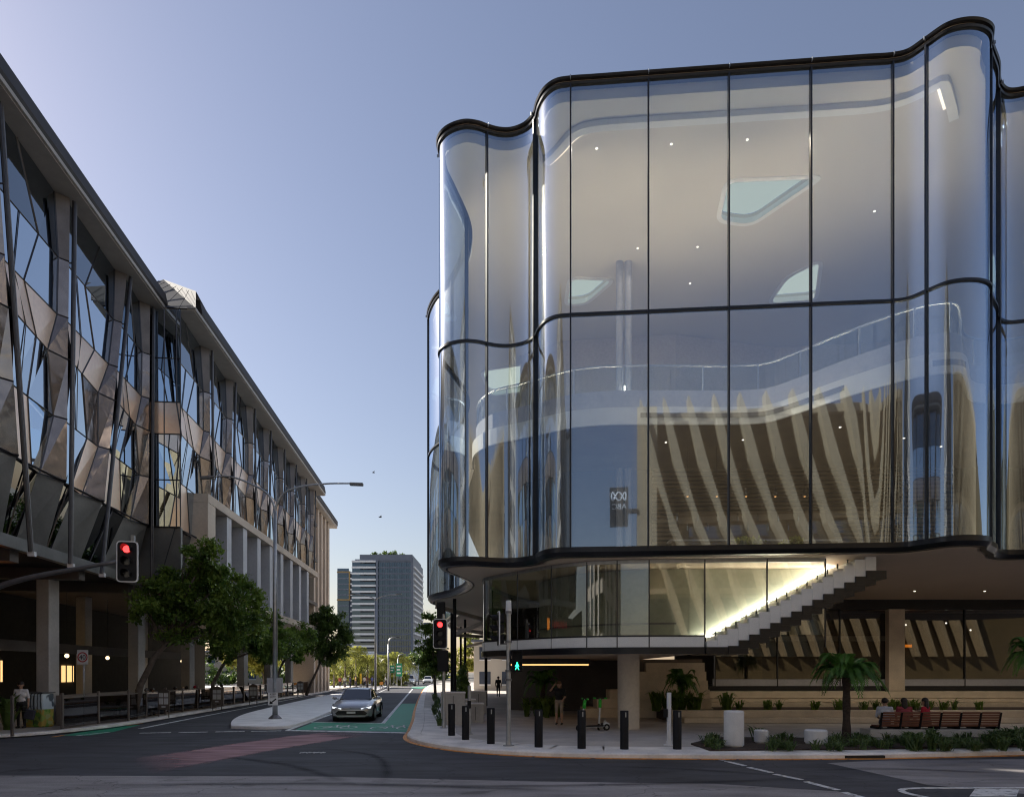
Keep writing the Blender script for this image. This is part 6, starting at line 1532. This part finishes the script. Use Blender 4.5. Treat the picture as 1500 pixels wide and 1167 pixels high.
# ------------------------------------------------------------------ far buildings
M['tw_white'] = mat('tower_white', (.90, .91, .93), .6, var=.04, scale=.05); M['tw_grey'] = mat('tower_grey', (.17, .195, .25), .5, var=.08, scale=.05); M['tw_glass'] = glass('tower_glass', (.10, .13, .18), .16, .85, 3, .0, (.65, .82, 1)); M['tw_in'] = mat('tower_inside', (.06, .08, .12), .7, var=.3, scale=.3)
M['tw_blind'] = mat('tower_blind', (.42, .45, .50), .7, var=.1, scale=.2)
TY = 270
def tx(x): return (x-750)*TY/1000
def tz(y): return EYE+(984-y)*TY/1000
tower = thing('apartment_tower', 'grey and white apartment tower with rooftop planting at the end of the street', 'building', (tx(560), TY, 0), world=True)
MB().bb(tx(552)+.02, tx(601), TY+.5, TY+26, 0, tz(818)).build('core', 'tw_in', tower)
MB().bb(tx(517)+.5, tx(552), TY+1.2, TY+26, 0, tz(818)).build('core', 'tw_in', tower)
NF = 15; zt = tz(822); zb = tz(955)
for i in range(NF+1):
    z = zb+(zt-zb)*i/NF
    MB().bb(tx(515.5), tx(552), TY-.4, TY+1.2, z-.38, z+.38).build('balcony_slab', 'tw_white', tower)
    MB().bb(tx(552)+.03, tx(602), TY+.1, TY+.5, z-.30, z+.30).build('spandrel_band', 'tw_grey', tower)
    if i < NF:
        h = (zt-zb)/NF
        MB().bb(tx(528), tx(550), TY-.35, TY-.30, z+.39, z+1.45).build('balcony_glass', 'tw_glass', tower)
        MB().bb(tx(516), tx(528), TY-.2, TY-.1, z+.39, z+h-.39).build('window', 'tw_glass', tower)
        MB().bb(tx(552)+.03, tx(602), TY+.30, TY+.36, z+.31, z+h-.31).build('window', 'tw_glass', tower)
        bl_ = MB(); rb = random.Random(i)
        for k in range(14):
            if rb.random() < .45: xx = tx(552)+.4+k*.94; bl_.bb(xx, xx+.7, TY+.40, TY+.45, z+.35, z+h-.35)
        for k in range(4): xx = tx(517)+k*.8; bl_.bb(xx, xx+.5, TY+.1, TY+.15, z+.45, z+h-.45)
        bl_.build('blind', 'tw_blind', tower, kind='stuff')
for k in range(15):
    x = tx(552)+.1+k*.95; MB().bb(x, x+.12, TY-.05, TY+.09, zb, zt+.3).build('window_pier', 'tw_grey', tower)
MB().bb(tx(551), tx(554), TY-.6, TY+.05, 0, zt+.6).build('corner_pier', 'tw_grey', tower)
MB().bb(tx(527), tx(604), TY-.1, TY+26, tz(822)+.35, tz(812)).build('roof_storey', 'tw_grey', tower)
MB().bb(tx(602)+.01, tx(605), TY, TY+30, 0, tz(816)).build('side_wall', 'tw_grey', tower)
for i in range(NF):
    z = zb+(zt-zb)*i/NF; MB().bb(tx(605)+.01, tx(607), TY+1, TY+28, z, z+.7).build('side_balcony', 'tw_white', tower)
MB().bb(tx(515), tx(550), TY-1.2, TY+.9, 0, tz(957)).build('podium', 'tw_white', tower); MB().bb(tx(551), tx(606), TY-1.4, TY+.05, 0, tz(957)).build('podium', 'tw_grey', tower); MB().bb(tx(535), tx(537), TY-1.25, TY-1.21, tz(966), tz(958)).build('podium_window', 'ink', tower)
leaf_cloud([((tx(562), TY+3, tz(812)+.6), (2.2, 2, 1.2)), ((tx(580), TY+3, tz(812)+.6), (3.5, 2, 1.3)), ((tx(548), TY+3, tz(812)+.3), (2, 2, .7))], 900, .9, random.Random(3)).build('roof_garden', 'leaf_mid', tower)
tw2 = thing('apartment_tower', 'lower tower with ochre trim left of the grey tower', 'building', (tx(500), TY, 0), world=True)
MB().bb(tx(489), tx(514), TY+6, TY+30, 0, tz(834)).build('core', 'tw_in', tw2)
for i in range(15):
    z = tz(950)+(tz(836)-tz(950))*i/14
    MB().bb(tx(489)-.1, tx(506), TY+5.7, TY+5.95, z-.25, z+.25).build('spandrel_band', 'tw_grey', tw2); MB().bb(tx(489)-.1, tx(506), TY+5.8, TY+5.9, z+.26, z+1.9).build('window', 'tw_glass', tw2)
    MB().bb(tx(508), tx(514)+.1, TY+5.6, TY+5.95, z-.3, z+.3).build('balcony_slab', 'tw_white', tw2)
M['ochre'] = mat('ochre', (.42, .27, .10), .6, var=.05)
MB().bb(tx(506), tx(508), TY+5.5, TY+5.9, tz(876), tz(833)).build('trim', 'ochre', tw2); MB().bb(tx(489)-.2, tx(508), TY+5.4, TY+5.6, tz(877), tz(875)).build('trim', 'ochre', tw2); MB().bb(tx(489)-.2, tx(508), TY+5.4, TY+8, tz(835), tz(833.5)).build('roof_edge', 'ochre', tw2)
def low_building(name, label, x0, x1, ytop, Y, m, D=14, storeys=2, slope=0):
    a = at(x0, ytop, Y); b = at(x1, ytop, Y); t = thing(name, label, 'building', ((a.x+b.x)/2, Y, 0), world=True)
    MB().add([(a.x, Y, 0), (b.x, Y, 0), (b.x, Y, a.z-slope), (a.x, Y, a.z), (a.x, Y+D, 0), (b.x, Y+D, 0), (b.x, Y+D, a.z-slope), (a.x, Y+D, a.z)], [(0, 1, 2, 3), (5, 4, 7, 6), (4, 0, 3, 7), (1, 5, 6, 2), (3, 2, 6, 7)]).build('wall', m, t)
    n = max(2, int((b.x-a.x)/2.4)); h = (a.z-slope)/storeys
    for s_ in range(storeys):
        for k in range(n):
            x = a.x+(b.x-a.x)*(k+.25)/n; w_ = MB().bb(x, x+(b.x-a.x)*.5/n, Y-.05, Y-.01, s_*h+h*.3, s_*h+h*.8).build('window', 'tw_in', t); MB().bb(x, x+(b.x-a.x)*.5/n, Y-.10, Y-.052, s_*h+h*.24, s_*h+h*.29).build('sill', 'tw_white', w_)
    MB().add([(a.x-.3, Y-.3, a.z+.02), (b.x+.3, Y-.3, a.z-slope+.02), (b.x+.3, Y+D, a.z-slope+.02), (a.x-.3, Y+D, a.z+.02), (a.x-.3, Y-.3, a.z+.3), (b.x+.3, Y-.3, a.z-slope+.3), (b.x+.3, Y+D, a.z-slope+.3), (a.x-.3, Y+D, a.z+.3)], [(3, 2, 1, 0), (4, 5, 6, 7), (0, 1, 5, 4), (1, 2, 6, 5), (2, 3, 7, 6), (3, 0, 4, 7)]).build('roof', 'tw_grey', t)
low_building('low_building', 'white low building with a sloping roof beside the green signs', 576, 601, 962, 165, 'tw_white', slope=2.0)
low_building('apartment_block', 'hazy pale apartment block far off right of the grey tower', 608, 622, 925, 420, 'tw_white', 30, 10)
low_building('apartment_block', 'narrow far block with a flat cap showing beside the right tree', 620, 630, 912, 520, 'tw_grey', 30, 12)
low_building('pale_building', 'sunlit cream building at the far end of the theatre passage', 694, 760, 940, 78, 'cream', 20, 2)
low_building('terrace_building', 'dark brick building behind the plaza palms', 440, 548, 968, 150, 'wall_brown', 16, 2)
low_building('hall_building', 'long low building beyond the left garden trees', 240, 420, 955, 130, 'beige', 16, 2)
cb_ = thing('corner_building', 'pale stone building on the opposite corner, showing only as stripes in the curved glass', 'building', (-30, -22, 0), world=True)
MB().bb(-26, -11, -48, -8, .12, 32).build('wall', 'cream_warm', cb_)
for i in range(4):
    x = -26+i*3.9
    MB().bb(x, x+1.0, -7.99, -7.5, .12, 32.3).build('pier', 'cream', cb_)
    for s_ in range(7): w_ = MB().bb(x+1.2, x+3.6, -7.98, -7.9, 1.0+s_*4.5, 4.2+s_*4.5).build('window', 'void', cb_); MB().bb(x+1.2, x+3.6, -7.89, -7.87, 1.0+s_*4.5, 4.2+s_*4.5).build('pane', 'glass_dark', w_)
for i in range(7):
    y = -44+i*5.2; MB().bb(-10.99, -10.5, y, y+1.2, .12, 32.3).build('pier', 'cream', cb_)
    for s_ in range(7): MB().bb(-10.98, -10.9, y+1.5, y+4.9, 1.0+s_*4.5, 4.2+s_*4.5).build('window', 'void', cb_)
MB().bb(-26.5, -10.3, -48.5, -7.3, 32.31, 33).build('roof', 'eave', cb_)
low_building('side_building', 'plain grey building down the cross street behind the left corner', -900, -420, 700, 62, 'concrete', 30, 5) if False else None
hd = leaf_cloud([((-30-i*7, 118+3*(i % 3), 2.6), (5, 3, 3.0)) for i in range(12)], 9000, .8, random.Random(9)).build('hedge_trees', 'leaf_mid')
hd['kind'] = 'stuff'; hd['label'] = 'dark mass of distant shrubs behind the left building'
hd2 = leaf_cloud([((at(605+i*6, 985, 190+10*(i % 2)).x, 190+10*(i % 2), 4), (5, 4, 4.5)) for i in range(7)], 5000, .9, random.Random(10)).build('street_trees_mass', 'leaf_mid')
hd2['kind'] = 'stuff'; hd2['label'] = 'distant street trees at the far right'
